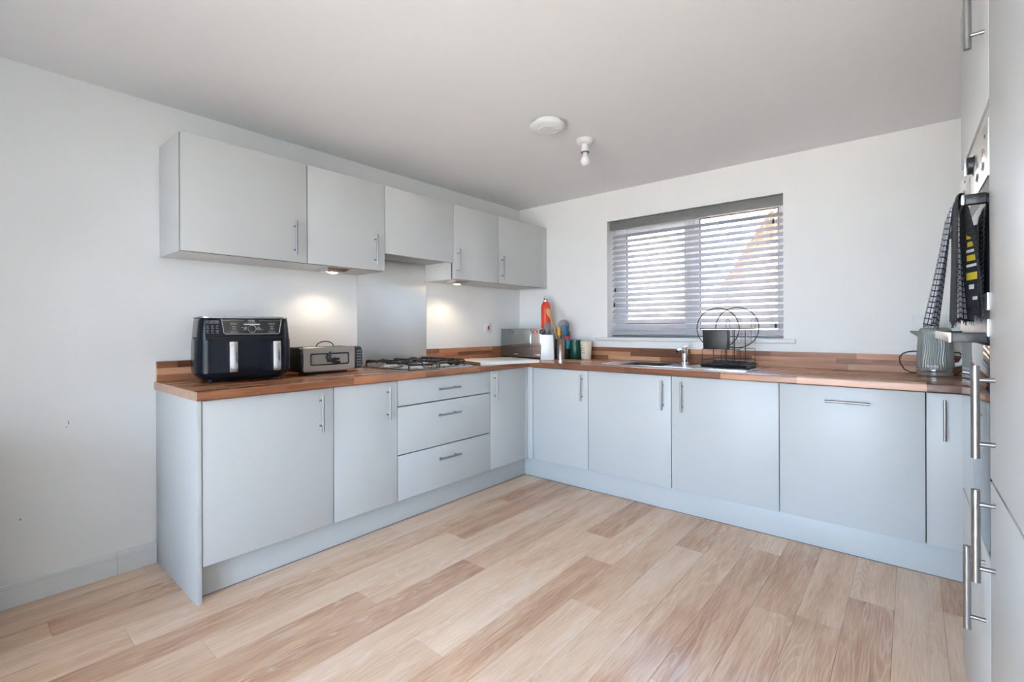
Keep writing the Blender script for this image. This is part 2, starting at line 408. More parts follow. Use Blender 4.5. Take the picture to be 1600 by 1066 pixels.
def handle(parent, p, horiz=False, L=.186, prot=.032, r=.006, hole=.128, label=None):
    """bar handle centred on p=(x, z) on a front at y=0"""
    x, z = p; mb = MB()
    e = Vector((1, 0, 0)) if horiz else Vector((0, 0, 1))
    c = Vector((x, -prot, z))
    root = mb.cyl(c-e*L/2, c+e*L/2, r, 16).build('handle', handle_m, parent, smooth=.6)
    for s in (-1, 1):
        q = c+e*s*hole/2
        MB().cyl(q+Vector((0, r*.6, 0)), q+Vector((0, prot, 0)), .0045, 12).build('handle_post', handle_m, parent, smooth=.6)
    return root


def front(name, parent, x0, z0, x1, z1, g=.0026, th=.02, m=None):
    return B(x0+g, 0, z0+g, x1-g, th, z1-g).build(name, m or cab, parent, bevel=.0009)


def unit(name, label, loc, rz, w, z0, z1, depth, fronts, cat='cabinet', legs=False):
    """fronts: (kind, x0, z0, x1, z1, handle) with handle ('v'|'h', x, z)"""
    t = thing(name, label, cat, loc, rz)
    B(.001, .030, z0, w-.001, depth, z1).build('carcass', cab_side, t, bevel=.001)
    B(.0025, .0208, z0+.002, w-.0025, .0299, z1-.002).build('door_gap_shade', mat('gap_shade_dark', (.03, .03, .032, 1), .8), t)  # dark slab standing in for the shade inside the door gaps
    for kd, a0, b0, a1, b1, h in fronts:
        f = front(kd, t, a0, b0, a1, b1)
        if h: handle(f, (h[1], h[2]), h[0] == 'h')
    return t


HZ = .735
FX = .60       # front plane of the left run
RL = PI/2
D0, D1 = .150, .8585
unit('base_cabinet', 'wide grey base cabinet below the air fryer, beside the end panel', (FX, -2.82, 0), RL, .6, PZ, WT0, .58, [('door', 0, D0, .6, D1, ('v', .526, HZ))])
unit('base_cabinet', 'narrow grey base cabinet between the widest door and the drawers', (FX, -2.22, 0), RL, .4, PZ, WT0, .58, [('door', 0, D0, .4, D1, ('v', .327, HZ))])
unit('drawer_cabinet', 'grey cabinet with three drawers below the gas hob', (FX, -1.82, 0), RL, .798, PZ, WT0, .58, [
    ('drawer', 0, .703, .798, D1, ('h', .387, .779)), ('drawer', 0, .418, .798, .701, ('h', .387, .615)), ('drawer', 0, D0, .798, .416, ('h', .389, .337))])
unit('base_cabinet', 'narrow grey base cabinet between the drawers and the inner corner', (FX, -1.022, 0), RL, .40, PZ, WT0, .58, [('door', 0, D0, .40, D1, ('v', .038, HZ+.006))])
tag(B(0, -2.839, 0, .604, -2.821, WT0).build('end_panel', cab, bevel=.001), 'pale grey end panel closing the left end of the base units', 'panel')
mb = MB(); mb.box(.578, -.62, PZ, .60, -.593, D1).box(.578, -.5925, PZ, .648, -.570, D1)
tag(mb.build('corner_post', cab, bevel=.001), 'grey L-shaped corner post where the two runs of units meet', 'panel')
FY = -.591
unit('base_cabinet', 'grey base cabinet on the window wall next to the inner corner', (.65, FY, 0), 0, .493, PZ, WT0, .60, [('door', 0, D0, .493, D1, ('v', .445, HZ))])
# the sink unit is hollow where the bowl hangs
t = thing('sink_cabinet', 'wide grey two-door base cabinet under the sink', 'cabinet', (1.143, FY, 0))
mb = MB(); mb.box(.001, .0215, PZ, .02, .60, WT0).box(1.18, .0215, PZ, 1.199, .60, WT0).box(.02, .0215, PZ, 1.18, .60, PZ+.02).box(.02, .58, PZ+.02, 1.18, .60, WT0).box(.02, .0215, .80, 1.18, .04, WT0)
mb.build('carcass', cab_side, t)
for a0, a1, hx in ((0, .6, .547), (.6, 1.2, .670)):
    handle(front('door', t, a0, D0, a1, D1), (hx, HZ))
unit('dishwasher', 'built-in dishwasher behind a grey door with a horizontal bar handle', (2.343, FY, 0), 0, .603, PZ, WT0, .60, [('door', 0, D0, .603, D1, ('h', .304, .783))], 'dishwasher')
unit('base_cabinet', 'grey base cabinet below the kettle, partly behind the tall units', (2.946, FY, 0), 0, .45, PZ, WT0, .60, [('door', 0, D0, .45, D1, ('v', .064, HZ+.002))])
# plinths with a thin dark seal at the floor
def plinth(x0, y0, x1, y1, label):
    o = B(x0, y0, .004, x1, y1, PZ).build('plinth', cab, bevel=.001); tag(o, label, 'plinth')
    B(x0, y0, .0, x1, y1, .004).build('seal', mat('grey_seal', (.15, .15, .16, 1), .5), o)
plinth(.52, -2.82, .54, -.555, 'pale grey plinth under the hob-side units')
plinth(.54, -.555, 3.60, -.535, 'pale grey plinth under the window-side units')

# worktops: staves run along the run; full-thickness pieces
random.seed(21)


def stave_row(out, p0, p1, q0, q1, fr, Ls=(.28, .62), start=None):
    a = p0-random.uniform(0, .3)
    while a < p1:
        b = a+random.uniform(*Ls)
        if p1-b < .08: b = p1
        out.append((max(a, p0), min(b, p1), q0, q1, fr)); a = b


def fpiece(swap, a, b, q0, q1, z0, z1, edge):
    """stave: a..b along the run, q0..q1 across. edge: the rounded front row (front at q1)"""
    if not edge: prof = [(q0, z0), (q1, z0), (q1, z1), (q0, z1)]
    else:
        s = 1 if q1 > q0 else -1; r = .006; prof = [(q0, z0), (q1-s*.003, z0), (q1, z0+.003)]
        for i in range(5): an = PI/2*i/4; prof.append((q1-s*(r-r*cos(an)), z1-r+r*sin(an)))
        prof.append((q0, z1))
    if swap: return MB().rings([[(q, a, z) for q, z in prof], [(q, b, z) for q, z in prof]])
    return MB().rings([[(a, q, z) for q, z in prof], [(b, q, z) for q, z in prof]])


wl = thing('worktop', 'walnut block-pattern worktop along the hob wall', 'worktop', (0, 0, 0))
rows = []; XW = .632; nr = 11; rw = XW/nr
for i in range(nr): stave_row(rows, -2.845, -.622, i*rw, (i+1)*rw, i == nr-1)
for a, b, q0, q1, e in rows: fpiece(True, a, b, q0, q1, WT0, WT1, e).build('stave', walY, wl, smooth=.6 if e else None)
B(0, -2.8465, WT0, .632, -2.845, WT1).build('end_edging', mat('edging', srgb(178, 146, 124), .4, noise=(25, .12)), wl)
wb = thing('worktop', 'walnut block-pattern worktop along the window wall', 'worktop', (0, 0, 0))
BX0, BX1, BY0, BY1 = 1.27, 1.62, -.46, -.12    # sink opening
rows = []; Y0, Y1 = -.622, .05; nr = 12; rw = (Y1-Y0)/nr
for i in range(nr): stave_row(rows, 0, 3.62, Y1-i*rw, Y1-(i+1)*rw, i == nr-1)
for a, b, q0, q1, e in rows:
    lo, hi = min(q0, q1), max(q0, q1)
    segs = [(a, b)]
    if hi > BY0 and lo < BY1: segs = [(x, y) for x, y in ((a, min(b, BX0)), (max(a, BX1), b)) if y-x > .001]
    if e and a < .64: segs = [(max(a, .632), b)] if b > .64 else []
    for x, y in segs: fpiece(False, x, y, q0, q1, WT0, WT1, e).build('stave', walX, wb, smooth=.6 if e else None)
fpiece(False, 0, .632, -.566, -.622, WT0, WT1, False).build('stave', walX, wb)


def upstand(swap, a, b, q0, q1, label):
    t = thing('worktop_upstand', label, 'upstand'); rows = []; n = 3; z0, z1 = WT1, 1.0
    for i in range(n): stave_row(rows, a, b, z0+(z1-z0)*i/n, z0+(z1-z0)*(i+1)/n, 0, (.18, .48))
    for A, Bb, za, zb, e in rows:
        (B(q0, A, za, q1, Bb, zb) if swap else B(A, q0, za, Bb, q1, zb)).build('stave', walYu if swap else walXu, t)
upstand(True, -2.838, -1.716, .0, .018, 'walnut block-pattern upstand behind the air fryer')
upstand(True, -1.103, .03, .0, .018, 'walnut block-pattern upstand right of the steel splashback')
upstand(False, .0, 3.62, .03, .0495, 'long walnut block-pattern upstand below the window')
# steel splashback
tag(B(0.0, -1.712, .902, .004, -1.106, 1.72).build('splashback', mat('splash_steel', (.82, .815, .79, 1), .33, 1, noise=(3, .04), aniso=.4)), 'brushed steel splashback on the wall behind the hob', 'splashback')

# wall cupboards
UX, U0, U1 = .327, 1.525, 2.078
def upper(y0, w, label, hx, z0=U0):
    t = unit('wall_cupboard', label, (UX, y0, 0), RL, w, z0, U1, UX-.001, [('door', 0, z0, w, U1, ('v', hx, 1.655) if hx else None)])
    return t
u1 = upper(-2.82, .6, 'widest grey wall cupboard at the left end above the air fryer', .526)
B(-.0015, .02, U0, .001, .326, U1).build('side_panel', cab, u1)
upper(-2.22, .509, 'grey wall cupboard just left of the extractor hood', .433)
upper(-1.117, .495, 'grey wall cupboard just right of the extractor hood', .035)
upper(-.622, .60, 'grey wall cupboard in the corner with narrow filler strip', .034)
tag(B(.307, -.022, U0, .325, .049, U1).build('filler_strip', cab), 'narrow grey filler strip between corner cupboard and window wall', 'panel')
hd = thing('extractor_hood', 'built-in extractor hood behind a plain grey raised front', 'hood', (UX, -1.711, 0), RL)
front('front_panel', hd, 0, 1.640, .594, U1)
B(.002, .0215, 1.665, .592, .325, U1).build('carcass', cab_side, hd)
B(.03, .03, 1.648, .564, .27, 1.664).build('filter_housing', mat('hood_steel', (.42, .42, .42, 1), .35, 1), hd, bevel=.002)
mb = MB()
for i in range(22): mb.box(.05+i*.0225, .05, 1.645, .05+i*.0225+.012, .24, 1.650)
mb.build('grease_filter', steel, hd)
mb = B(.002, .0215, 1.643, .592, .030, 1.664); mb.build('hood_lip', MATS['hood_steel'], hd)
# wedge lights under the cupboards
def wedge(y, label):
    t = thing('cupboard_light', label, 'light', (.215, y, U0))
    poly = [(.0, -.062), (.065, -.055), (.065, .055), (.0, .062)]
    MB().rings([[(-.05, -.07, -.001), (.062, -.07, -.001), (.062, .07, -.001), (-.05, .07, -.001)], [(-.05, -.07, -.020), (.030, -.055, -.020), (.030, .055, -.020), (-.05, .07, -.020)]]).build('housing', steel, t, bevel=.002)
    MB().lathe([(.030, -.0205), (.030, -.0225), (.026, -.0235)], (-.008, 0), 24).build('bezel', chrome, t, smooth=.6)
    MB().lathe([(.024, -.0236), (.022, -.0256), (.010, -.0265)], (-.008, 0), 24).build('lens', mat('lamp_lens', (1, .9, .7, 1), .4, emis=(1, .80, .52, 1), es=14), t, smooth=1)
    return t
wedge(-2.0, 'lit steel light under the cupboard left of the hood')
wedge(-.97, 'lit steel light under the cupboard right of the hood')
for y in (-2.0, -.97): point('cupboard_lamp', (.16, y, U0-.045), 3.0, (1, .82, .60), .03, spot=2.9, rot=(0, -.35, 0))

# ------------------------------------------------------------------ tall units (turned by a hair)
TH = .012
EX, EY = 3.0148, -1.509
RT = -PI/2+TH
TT = 2.105
t = thing('oven_housing', 'tall pale grey unit built around the double oven', 'cabinet', (EX, EY, 0), RT)
mb = MB(); mb.box(0.001, .021, PZ, .018, .58, TT).box(.582, .021, PZ, .599, .58, TT).box(.018, .55, PZ, .582, .58, TT).box(.018, .0215, PZ, .582, .55, .668).box(.018, .0215, 1.64, .582, .55, TT)
mb.build('carcass', cab_side, t)
fd = front('door', t, 0, 1.636, .6, TT); handle(fd, (.535, 1.872), prot=.027, r=.0068)
fd = front('drawer', t, 0, D0, .6, .672); handle(fd, (.525, .575), prot=.030, r=.0068)
B(0, .05, 0, .6, .07, PZ).build('plinth', cab, t)
th = 'tall'
t = thing('fridge_freezer', 'tall pale grey fridge freezer front nearest the camera', 'fridge', (EX+.6*sin(TH), EY-.6*cos(TH), 0), RT)
B(.001, .0215, PZ, .599, .58, TT).build('carcass', cab_side, t)
fd = front('door', t, 0, .843, .6, TT); handle(fd, (.072, .990), prot=.028, r=.0072)
fd = front('door', t, 0, D0, .6, .841); handle(fd, (.072, .741), prot=.028, r=.0072)
B(0, .05, 0, .6, .07, PZ).build('plinth', cab, t)
# double oven
ov = thing('double_oven', 'built-in double oven with steel control strip and black doors', 'oven', (EX, EY, 0), RT)
ovs = mat('oven_steel', (.66, .655, .64, 1), .3, 1, noise=(30, .04))
B(.02, .021, .675, .58, .50, 1.632).build('oven_body', black, ov)
B(.003, -.002, 1.478, .597, .020, 1.600).build('control_strip', ovs, ov, bevel=.002)
B(.003, .001, 1.447, .597, .020, 1.4775).build('vent_strip', black, ov)
B(.003, .004, 1.602, .597, .020, 1.634).build('vent_trim', ovs, ov)
def oven_knob(x, z, o, r=.021):
    k = MB().rings([[(x+q*cos(a*PI/12), y, z+q*sin(a*PI/12)) for a in range(24)] for q, y in ((r+.003, -.002), (r+.003, -.0035), (r, -.004), (r, -o), (r-.002, -o-.001))]).build('knob', steel if o < .01 else black, ov, smooth=.7)
    if o > .01: B(x-.004, -o-.006, z-.024, x+.004, -o-.001, z+.024).build('knob_grip', steel, k, bevel=.001)
for x, o in ((.53, .0055), (.425, .0055), (.355, .014), (.12, .0055)): oven_knob(x, 1.562 if o > .01 else 1.528, o)
B(.19, -.0028, 1.500, .27, -.0018, 1.556).build('display', blackgl, ov)
MB().rings([[(x+.004*cos(a*PI/6), y, 1.572+.004*sin(a*PI/6)) for a in range(12)] for y in (-.002, -.003)]).build('indicator_lamp', black, ov) if False else None
for x in (.555, .14): MB().rings([[(x+.004*cos(a*PI/6), y, 1.572+.004*sin(a*PI/6)) for a in range(12)] for y in (-.002, -.003)]).build('indicator_lamp', black, ov)
gd = mat('oven_glass', (.010, .010, .012, 1), .06, coat=.6)
d1 = B(.003, 0, 1.196, .597, .020, 1.446).build('oven_door', gd, ov, bevel=.002)
d2 = B(.003, 0, .676, .597, .020, 1.176).build('oven_door', gd, ov, bevel=.002)
for dd, z in ((d1, 1.196), (d2, 1.140)):
    B(.003, -.003, z if dd == d2 else 1.196, .597, .0, (z if dd == d2 else 1.196)+.036).build('door_trim', ovs, dd)
B(.003, .002, 1.1765, .597, .020, 1.1955).build('door_gap_trim', ovs, ov)
def oven_handle(dd, z, pr):
    B(.03, -pr, z-.011, .57, -pr+.006, z+.011).build('handle_bar', ovs, dd, bevel=.0015)
    for x0 in (.03, .552):
        B(x0, -pr+.006, z-.011, x0+.018, 0, z+.011).build('handle_bracket', black, dd, bevel=.002)
oven_handle(d1, 1.438, .040); oven_handle(d2, 1.137, .062)

# tea towels hanging over the upper handle
def towel_mat(name, base, line, pitch, wd, printed=False):
    m = bpy.data.materials.new(name); m.use_nodes = True; t = m.node_tree; p = t.nodes['Principled BSDF']; L = t.links.new
    uv = N(t, 'ShaderNodeUVMap'); s = N(t, 'ShaderNodeSeparateXYZ'); L(uv.outputs[0], s.inputs[0]); res = []
    for k in ('X', 'Y'):
        f = N(t, 'ShaderNodeMath', operation='FRACT'); q = N(t, 'ShaderNodeMath', operation='MULTIPLY'); q.inputs[1].default_value = 1/pitch; L(s.outputs[k], q.inputs[0]); L(q.outputs[0], f.inputs[0])
        l = N(t, 'ShaderNodeMath', operation='LESS_THAN'); L(f.outputs[0], l.inputs[0]); l.inputs[1].default_value = wd; res.append(l)
    mx = N(t, 'ShaderNodeMath', operation='MAXIMUM'); L(res[0].outputs[0], mx.inputs[0]); L(res[1].outputs[0], mx.inputs[1])
    mi = N(t, 'ShaderNodeMix', data_type='RGBA'); L(mx.outputs[0], mi.inputs[0]); mi.inputs[6].default_value = base; mi.inputs[7].default_value = line
    L(mi.outputs[2], p.inputs['Base Color']); p.inputs['Roughness'].default_value = .95; 
    return m


def towel(name, label, y0, y1, z1, f0, f1, b0, b1, folds, amp, m, phase=0, bt=0):
    """cloth folded over the upper oven bar; front flap runs from offset f0 to f1, back flap from b0 to b1"""
    Rm = Matrix.Rotation(RT, 4, 'Z'); O = Vector((EX, EY, 0)); cx = (y0+y1)/2; ZB = 1.450
    t = thing(name, label, 'towel', tuple(O+Rm @ Vector((cx, -.04, ZB))), RT)
    K = 48; R_ = 30; grid = []
    def pt(s, out, z, q, sgn):
        fold = (sin(s*folds*2*PI+phase*sgn)*amp+.35*amp*sin(s*folds*4.6*PI+1.3+phase))*(.15+.85*q)
        w = .86+.14*q
        return ((s-.5)*(y1-y0)*w, -(out+fold)+.04, z-ZB+.004*q*sin(s*15+sgn))
    for j in range(R_, 0, -1):
        q = j/R_; grid.append([pt(i/K, b0+(b1-b0)*q**.8+bt*(.5-i/K)*min(1, q*3), ZB-(ZB-z1-.012)*q, q, -1) for i in range(K+1)])
    for a in range(7):
        an = PI*a/6; mid = (f0+b0)/2; rad = (f0-b0)/2
        grid.append([pt(i/K, mid-rad*cos(an), ZB+.007*sin(an), 0, 1) for i in range(K+1)])
    for j in range(1, R_+1):
        q = j/R_; grid.append([pt(i/K, f0+(f1-f0)*q**1.15, ZB-(ZB-z1)*q, q, 1) for i in range(K+1)])
    mb = MB(); mb.sheet(grid, .0028); o = mb.build('cloth', m, t, smooth=1.3)
    uvl = o.data.uv_layers.new(name='UVMap'); n = len(grid)*(K+1)
    for lp in o.data.loops:
        j, i = divmod(lp.vertex_index % n, K+1); uvl.data[lp.index].uv = (i/K*(y1-y0)*1.7, j/len(grid)*.62)
    # fringe of loose threads along both hems
    mb = MB(); random.seed(int(y0*1000))
    for row, dz in ((grid[-1], -.010), (grid[0], -.010)):
        for i in range(0, K+1, 2):
            p = row[i]; mb.tube([p, (p[0]+random.uniform(-.002, .002), p[1]+random.uniform(-.002, .002), p[2]+dz*random.uniform(.5, 1.1))], .0005, 3)
    tag(mb.build('fringe', m, t), kind='stuff')
    return t


gr1 = towel_mat('tea_towel_grey_check', srgb(160, 162, 170), srgb(22, 22, 25), .0135, .22)
gr3 = towel_mat('tea_towel_black', srgb(26, 26, 29), srgb(62, 62, 68), .014, .12)
towel('tea_towel', 'grey and black checked tea towel farther along the oven handle', .19, .425, 1.165, .046, .082, .034, .022, 2.3, .0125, gr1, .6)
tw = towel('tea_towel', 'black tea towel with yellow print nearest the camera on the oven handle', .445, .555, 1.17, .045, .050, .034, .014, 1.3, .0025, gr3, 2, .018)
yel = mat('yellow_print', srgb(190, 170, 40), .8)
sk = lambda x, y, z: (x, y+.0175+(x-.02)*.34, z)
lb = B(.002, 0, -.245, .050, .0008, -.065).tf(sk).build('printed_label', mat('label_cloth', (.012, .014, .02, 1), .8), tw)
for z_, h_, a_, b_, mm_ in ((-.085, .013, .006, .040, yel), (-.104, .011, .010, .044, yel), (-.119, .006, .006, .046, ink), (-.135, .013, .008, .040, yel), (-.152, .006, .006, .044, ink), (-.176, .016, .006, .046, yel), (-.200, .010, .016, .034, ink), (-.226, .007, .030, .046, ink)):
    B(a_, -.0005, z_-h_/2, b_, 0, z_+h_/2).tf(sk).build('print_mark', mm_, lb)

# ------------------------------------------------------------------ blind
bl = thing('venetian_blind', 'grey wide-slat venetian blind across the window', 'blind', (1.6, .10, 1.09))
slm = mat('blind_slat', srgb(184, 187, 193), .45, noise=(30, .04))
bm_ = mat('blind_grey', srgb(110, 111, 112), .5, noise=(30, .04))
bx0, bx1 = -.635, .640
B(bx0-.004, -.032, .885, bx1+.004, -.020, .955).build('valance', bm_, bl, bevel=.002)
B(bx0, -.02, .912, bx1, .035, .952).build('headrail', bm_, bl)
sl = None; pitch = .0443; nsl = 19
for i in range(nsl):
    if sl is None:
        c_, s_ = cos(math.radians(41)), sin(math.radians(41)); hw, tt = .0245, .0014
        sec = [(-hw*c_-0, -hw*s_-tt), (hw*c_, hw*s_-tt), (hw*c_, hw*s_+tt), (-hw*c_, -hw*s_+tt)]
        o = MB().rings([[(bx0+.006, y, z) for y, z in sec], [(bx1-.002, y, z) for y, z in sec]]).build('slat', slm, bl)
        sl = o
    else: o = sl.copy(); COL.objects.link(o); o.parent = bl
    o.location = (0, .008, .035+i*pitch)
B(bx0+.006, -.016, .0, bx1-.002, .032, .012).build('bottom_rail', bm_, bl, bevel=.003)
cordm = mat('cord_grey', (.55, .55, .56, 1), .8)
for x in (-.52, -.30, .0, .28, .56):
    for y in (-.016, .031): MB().cyl((x, y, .01), (x, y, .915), .0009, 6).build('ladder_cord', cordm, bl)
for x, z0, z1 in ((-.585, .40, .9), (-.595, .28, .9), (.60, .10, .9), (.588, .80, .9)):
    MB().cyl((x, -.040, z0), (x, -.030, z1), .0009, 6).build('pull_cord', cordm, bl)
    MB().lathe([(.003, z0+.0), (.006, z0-.006), (.007, z0-.028), (.004, z0-.034)], (x, -.040), 12).build('tassel', black, bl, smooth=.8)

# ------------------------------------------------------------------ ceiling fittings
t = thing('heat_alarm', 'round white heat alarm on the ceiling', 'alarm', (1.365, -1.375, H)); t.scale = (1, 1, .72)
MB().lathe([(.074, 0), (.074, -.022), (.070, -.024)], seg=48).build('base_ring', white_pl, t, smooth=.7)
MB().lathe([(.084, -.0245), (.098, -.028), (.100, -.036), (.094, -.046), (.080, -.054), (.062, -.060), (.060, -.056), (.052, -.056), (.050, -.062), (.0, -.063)], seg=48, cap=False).build('cover', white_pl, t, smooth=.7)
MB().lathe([(.016, -.0625), (.016, -.065), (.012, -.066)], (.03, .02), 16).build('test_button', white_pl, t, smooth=.7)
t = thing('pendant_lamp', 'bare bulb in a white lampholder on the ceiling', 'lamp', (1.392, -1.03, H))
MB().lathe([(.050, 0), (.050, -.012), (.044, -.022), (.026, -.030), (.022, -.030)], seg=32).build('ceiling_plate', white_pl, t, smooth=.7)
MB().lathe([(.021, -.030), (.021, -.045), (.023, -.060), (.0235, -.075)], seg=24).build('lampholder', white_pl, t, smooth=.7)
MB().lathe([(.0245, -.075), (.0245, -.080)], seg=24).build('holder_ring', mat('dark_ring', (.08, .08, .08, 1), .5), t, smooth=.7)
MB().lathe([(.015, -.080), (.015, -.095), (.020, -.104), (.026, -.115), (.0285, -.128), (.026, -.142), (.018, -.153), (.006, -.158)], seg=24).build('bulb', mat('bulb_glass', (.85, .85, .83, 1), .15), t, smooth=1)

# switch and sockets
t = thing('cooker_switch', 'white wall switch with a red rocker above the chopping board', 'switch', (0, -.404, 1.165))
B(.0, -.043, -.043, .008, .043, .043).build('plate', white_pl, t, bevel=.003)
B(.008, -.009, -.018, .012, .009, .018).build('rocker', mat('red_rocker', (.55, .01, .04, 1), .3), t, bevel=.002)
t = thing('wall_socket', 'white double wall socket behind the kettle', 'socket', (2.975, .05, 1.185))
B(-.073, -.009, -.043, .073, 0, .043).build('plate', white_pl, t, bevel=.003)
for x in (-.035, .035): B(x-.008, -.012, .012, x+.008, -.009, .030).build('rocker', white_pl, t, bevel=.001)

# ------------------------------------------------------------------ hob
hb = thing('gas_hob', 'black and steel four burner gas hob set in the worktop', 'hob', (.06, -1.71, WT1))
B(0, 0, 0, .50, .60, .004).build('steel_tray', steel, hb, bevel=.001)
B(.003, .003, .003, .497, .597, .0095).build('glass_plate', mat('hob_glass', (.010, .010, .012, 1), .10, coat=.4), hb, bevel=.002)
cast = mat('cast_iron', (.012, .012, .013, 1), .55)
alu = mat('burner_alloy', (.62, .62, .62, 1), .35, 1)
BN = [(.135, .13, .038), (.37, .13, .050), (.135, .38, .050), (.37, .38, .034)]
for x, y, r in BN:
    o = MB().lathe([(r+.022, .0095), (r+.020, .013), (r+.006, .016), (r+.003, .026), (r, .028)], (x, y), 28).build('burner', alu, hb, smooth=.7)
    MB().lathe([(r-.002, .028), (r-.001, .032), (r-.006, .036), (.004, .0365)], (x, y), 28).build('burner_cap', cast, o, smooth=.7)
for y0, y1 in ((.02, .245), (.265, .49)):
    mb = MB(); zt = .047; r = .0054
    mb.tube([(.02, y0, .0095), (.02, y0, zt-.008), (.028, y0, zt), (.472, y0, zt), (.48, y0, zt-.008), (.48, y0, .0095)], r, 8)
    mb.tube([(.02, y1, .0095), (.02, y1, zt-.008), (.028, y1, zt), (.472, y1, zt), (.48, y1, zt-.008), (.48, y1, .0095)], r, 8)
    for x in (.02, .25, .48): mb.tube([(x, y0, zt-.012), (x, y1, zt-.012)], r, 8)
    yc = (y0+y1)/2
    for xc in (.135, .37):
        for dx, dy in ((1, 0), (-1, 0), (0, 1), (0, -1)):
            e = (xc+dx*.105, yc+dy*.112, zt); f = (xc+dx*.035, yc+dy*.035, zt)
            mb.tube([(e[0], e[1], zt-.010), (e[0]-dx*.012, e[1]-dy*.012, zt+.002), (f[0], f[1], zt+.002), (f[0]-dx*.003, f[1]-dy*.003, zt-.004)], r, 8)
    mb.build('pan_support', cast, hb, smooth=.8)
for i in range(4):
    x = .13+i*.075
    o = MB().lathe([(.021, .0095), (.021, .013), (.018, .015), (.016, .034), (.014, .036)], (x, .545), 24).build('knob', black, hb, smooth=.7)
    B(x-.016, .5425, .015, x+.016, .5475, .041).build('knob_grip', black, o, bevel=.001)

# chopping board
t = thing('chopping_board', 'thick pale chopping board with dark end lying right of the hob', 'board', (.385, -1.04, WT1), -.33)
B(-.215, .0, .0, .215, .50, .022).build('board_top', mat('board_white', (.80, .78, .74, 1), .25), t, bevel=.002)
B(-.215, -.012, .0, .215, .0, .022).build('end_cap', wood('board_end', [(0, srgb(92, 62, 36)), (.5, srgb(140, 96, 58)), (1, srgb(170, 126, 84))], 'X', .5), t, bevel=.001)
# glossy tea tray edge / second thin board in front is part of the worktop edge

# ------------------------------------------------------------------ air fryer
def ringz(w, d, r, z, cy=0, n=8): return [(x, y, z) for x, y in rrect(w, d, r, n, 0, cy)]
AF = thing('air_fryer', 'black dual-drawer air fryer with silver lid and chrome handles', 'air fryer', (.216, -2.522, WT1), PI/2-.20)
AF.scale = (1.035, 1, 1.05)
MB().rings([ringz(.34, .25, .07, .010), ringz(.375, .285, .08, .020), ringz(.405, .315, .075, .040), ringz(.412, .322, .07, .075), ringz(.408, .318, .07, .17), ringz(.398, .308, .050, .215),
            ringz(.385, .296, .042, .285), ringz(.378, .290, .040, .298)]).build('body', navy, AF, smooth=.7)
MB().rings([ringz(.372, .284, .05, .298), ringz(.388, .300, .05, .301), ringz(.388, .300, .05, .307), ringz(.380, .292, .048, .309)]).build('lid_plate', mat('brushed_lid', (.55, .55, .55, 1), .3, 1), AF, smooth=.5)
for x, y in ((-.14, -.10), (.14, -.10), (-.14, .10), (.14, .10)):
    MB().lathe([(.016, 0), (.018, .004), (.014, .014)], (x, y), 16).build('foot', black, AF, smooth=.7)


def shell(w0, d0, r0_, z0, w1, d1, r1, z1, x0, x1, off, th, name, m, par):
    """strip of the body's skin between x0 and x1 on the front half, from z0 to z1, standing proud by off"""
    n = 10
    def outl(w, d, r):
        pts = [(-(w/2), 0)]
        for i in range(n+1): a = PI+PI/2*i/n; pts.append((-(w/2-r)+r*cos(a), -(d/2-r)+r*sin(a)))
        for i in range(n+1): a = -PI/2+PI/2*i/n; pts.append(((w/2-r)+r*cos(a), -(d/2-r)+r*sin(a)))
        pts.append((w/2, 0))
        return pts
    def clip(p):
        out = []
        for i in range(len(p)-1):
            (ax, ay), (bx, by) = p[i], p[i+1]
            for k in range(4):
                q = k/4; x = ax+(bx-ax)*q; y = ay+(by-ay)*q
                out.append((x, y))
        out.append(p[-1]); return out
    A = clip(outl(w0+2*off, d0+2*off, r0_+off)); Bq = clip(outl(w1+2*off, d1+2*off, r1+off))
    idx = [i for i in range(len(A)) if x0 <= A[i][0] <= x1 and (A[i][1] < -.02)]
    g = []
    for k in range(9):
        q = k/8; z = z0+(z1-z0)*q
        g.append([(A[i][0]*(1-q)+Bq[i][0]*q, A[i][1]*(1-q)+Bq[i][1]*q, z) for i in idx])
    return MB().sheet(g, th).build(name, m, par, smooth=.6)


dL = shell(.411, .321, .072, .048, .404, .314, .068, .200, -.4, -.004, .002, .004, 'drawer', navy, AF)
dR = shell(.411, .321, .072, .048, .404, .314, .068, .200, .004, .4, .002, .004, 'drawer', navy, AF)
for dd, x in ((dL, -.058), (dR, .128)):
    mb = MB(); g = []
    mb.rings([[(x-.018, -.160, .188), (x+.018, -.160, .188), (x+.018, -.186, .192), (x-.018, -.186, .192)], [(x-.018, -.162, .052), (x+.018, -.162, .052), (x+.018, -.192, .050), (x-.018, -.192, .050)]])
    mb.build('drawer_handle', mat('chrome_satin', (.72, .72, .73, 1), .16, 1), dd, bevel=.004)
shell(.401, .311, .066, .205, .404, .314, .068, .211, -.4, .4, .0005, .003, 'shadow_line', mat('groove_black', (.004, .004, .004, 1), .8), AF)
AX = .018
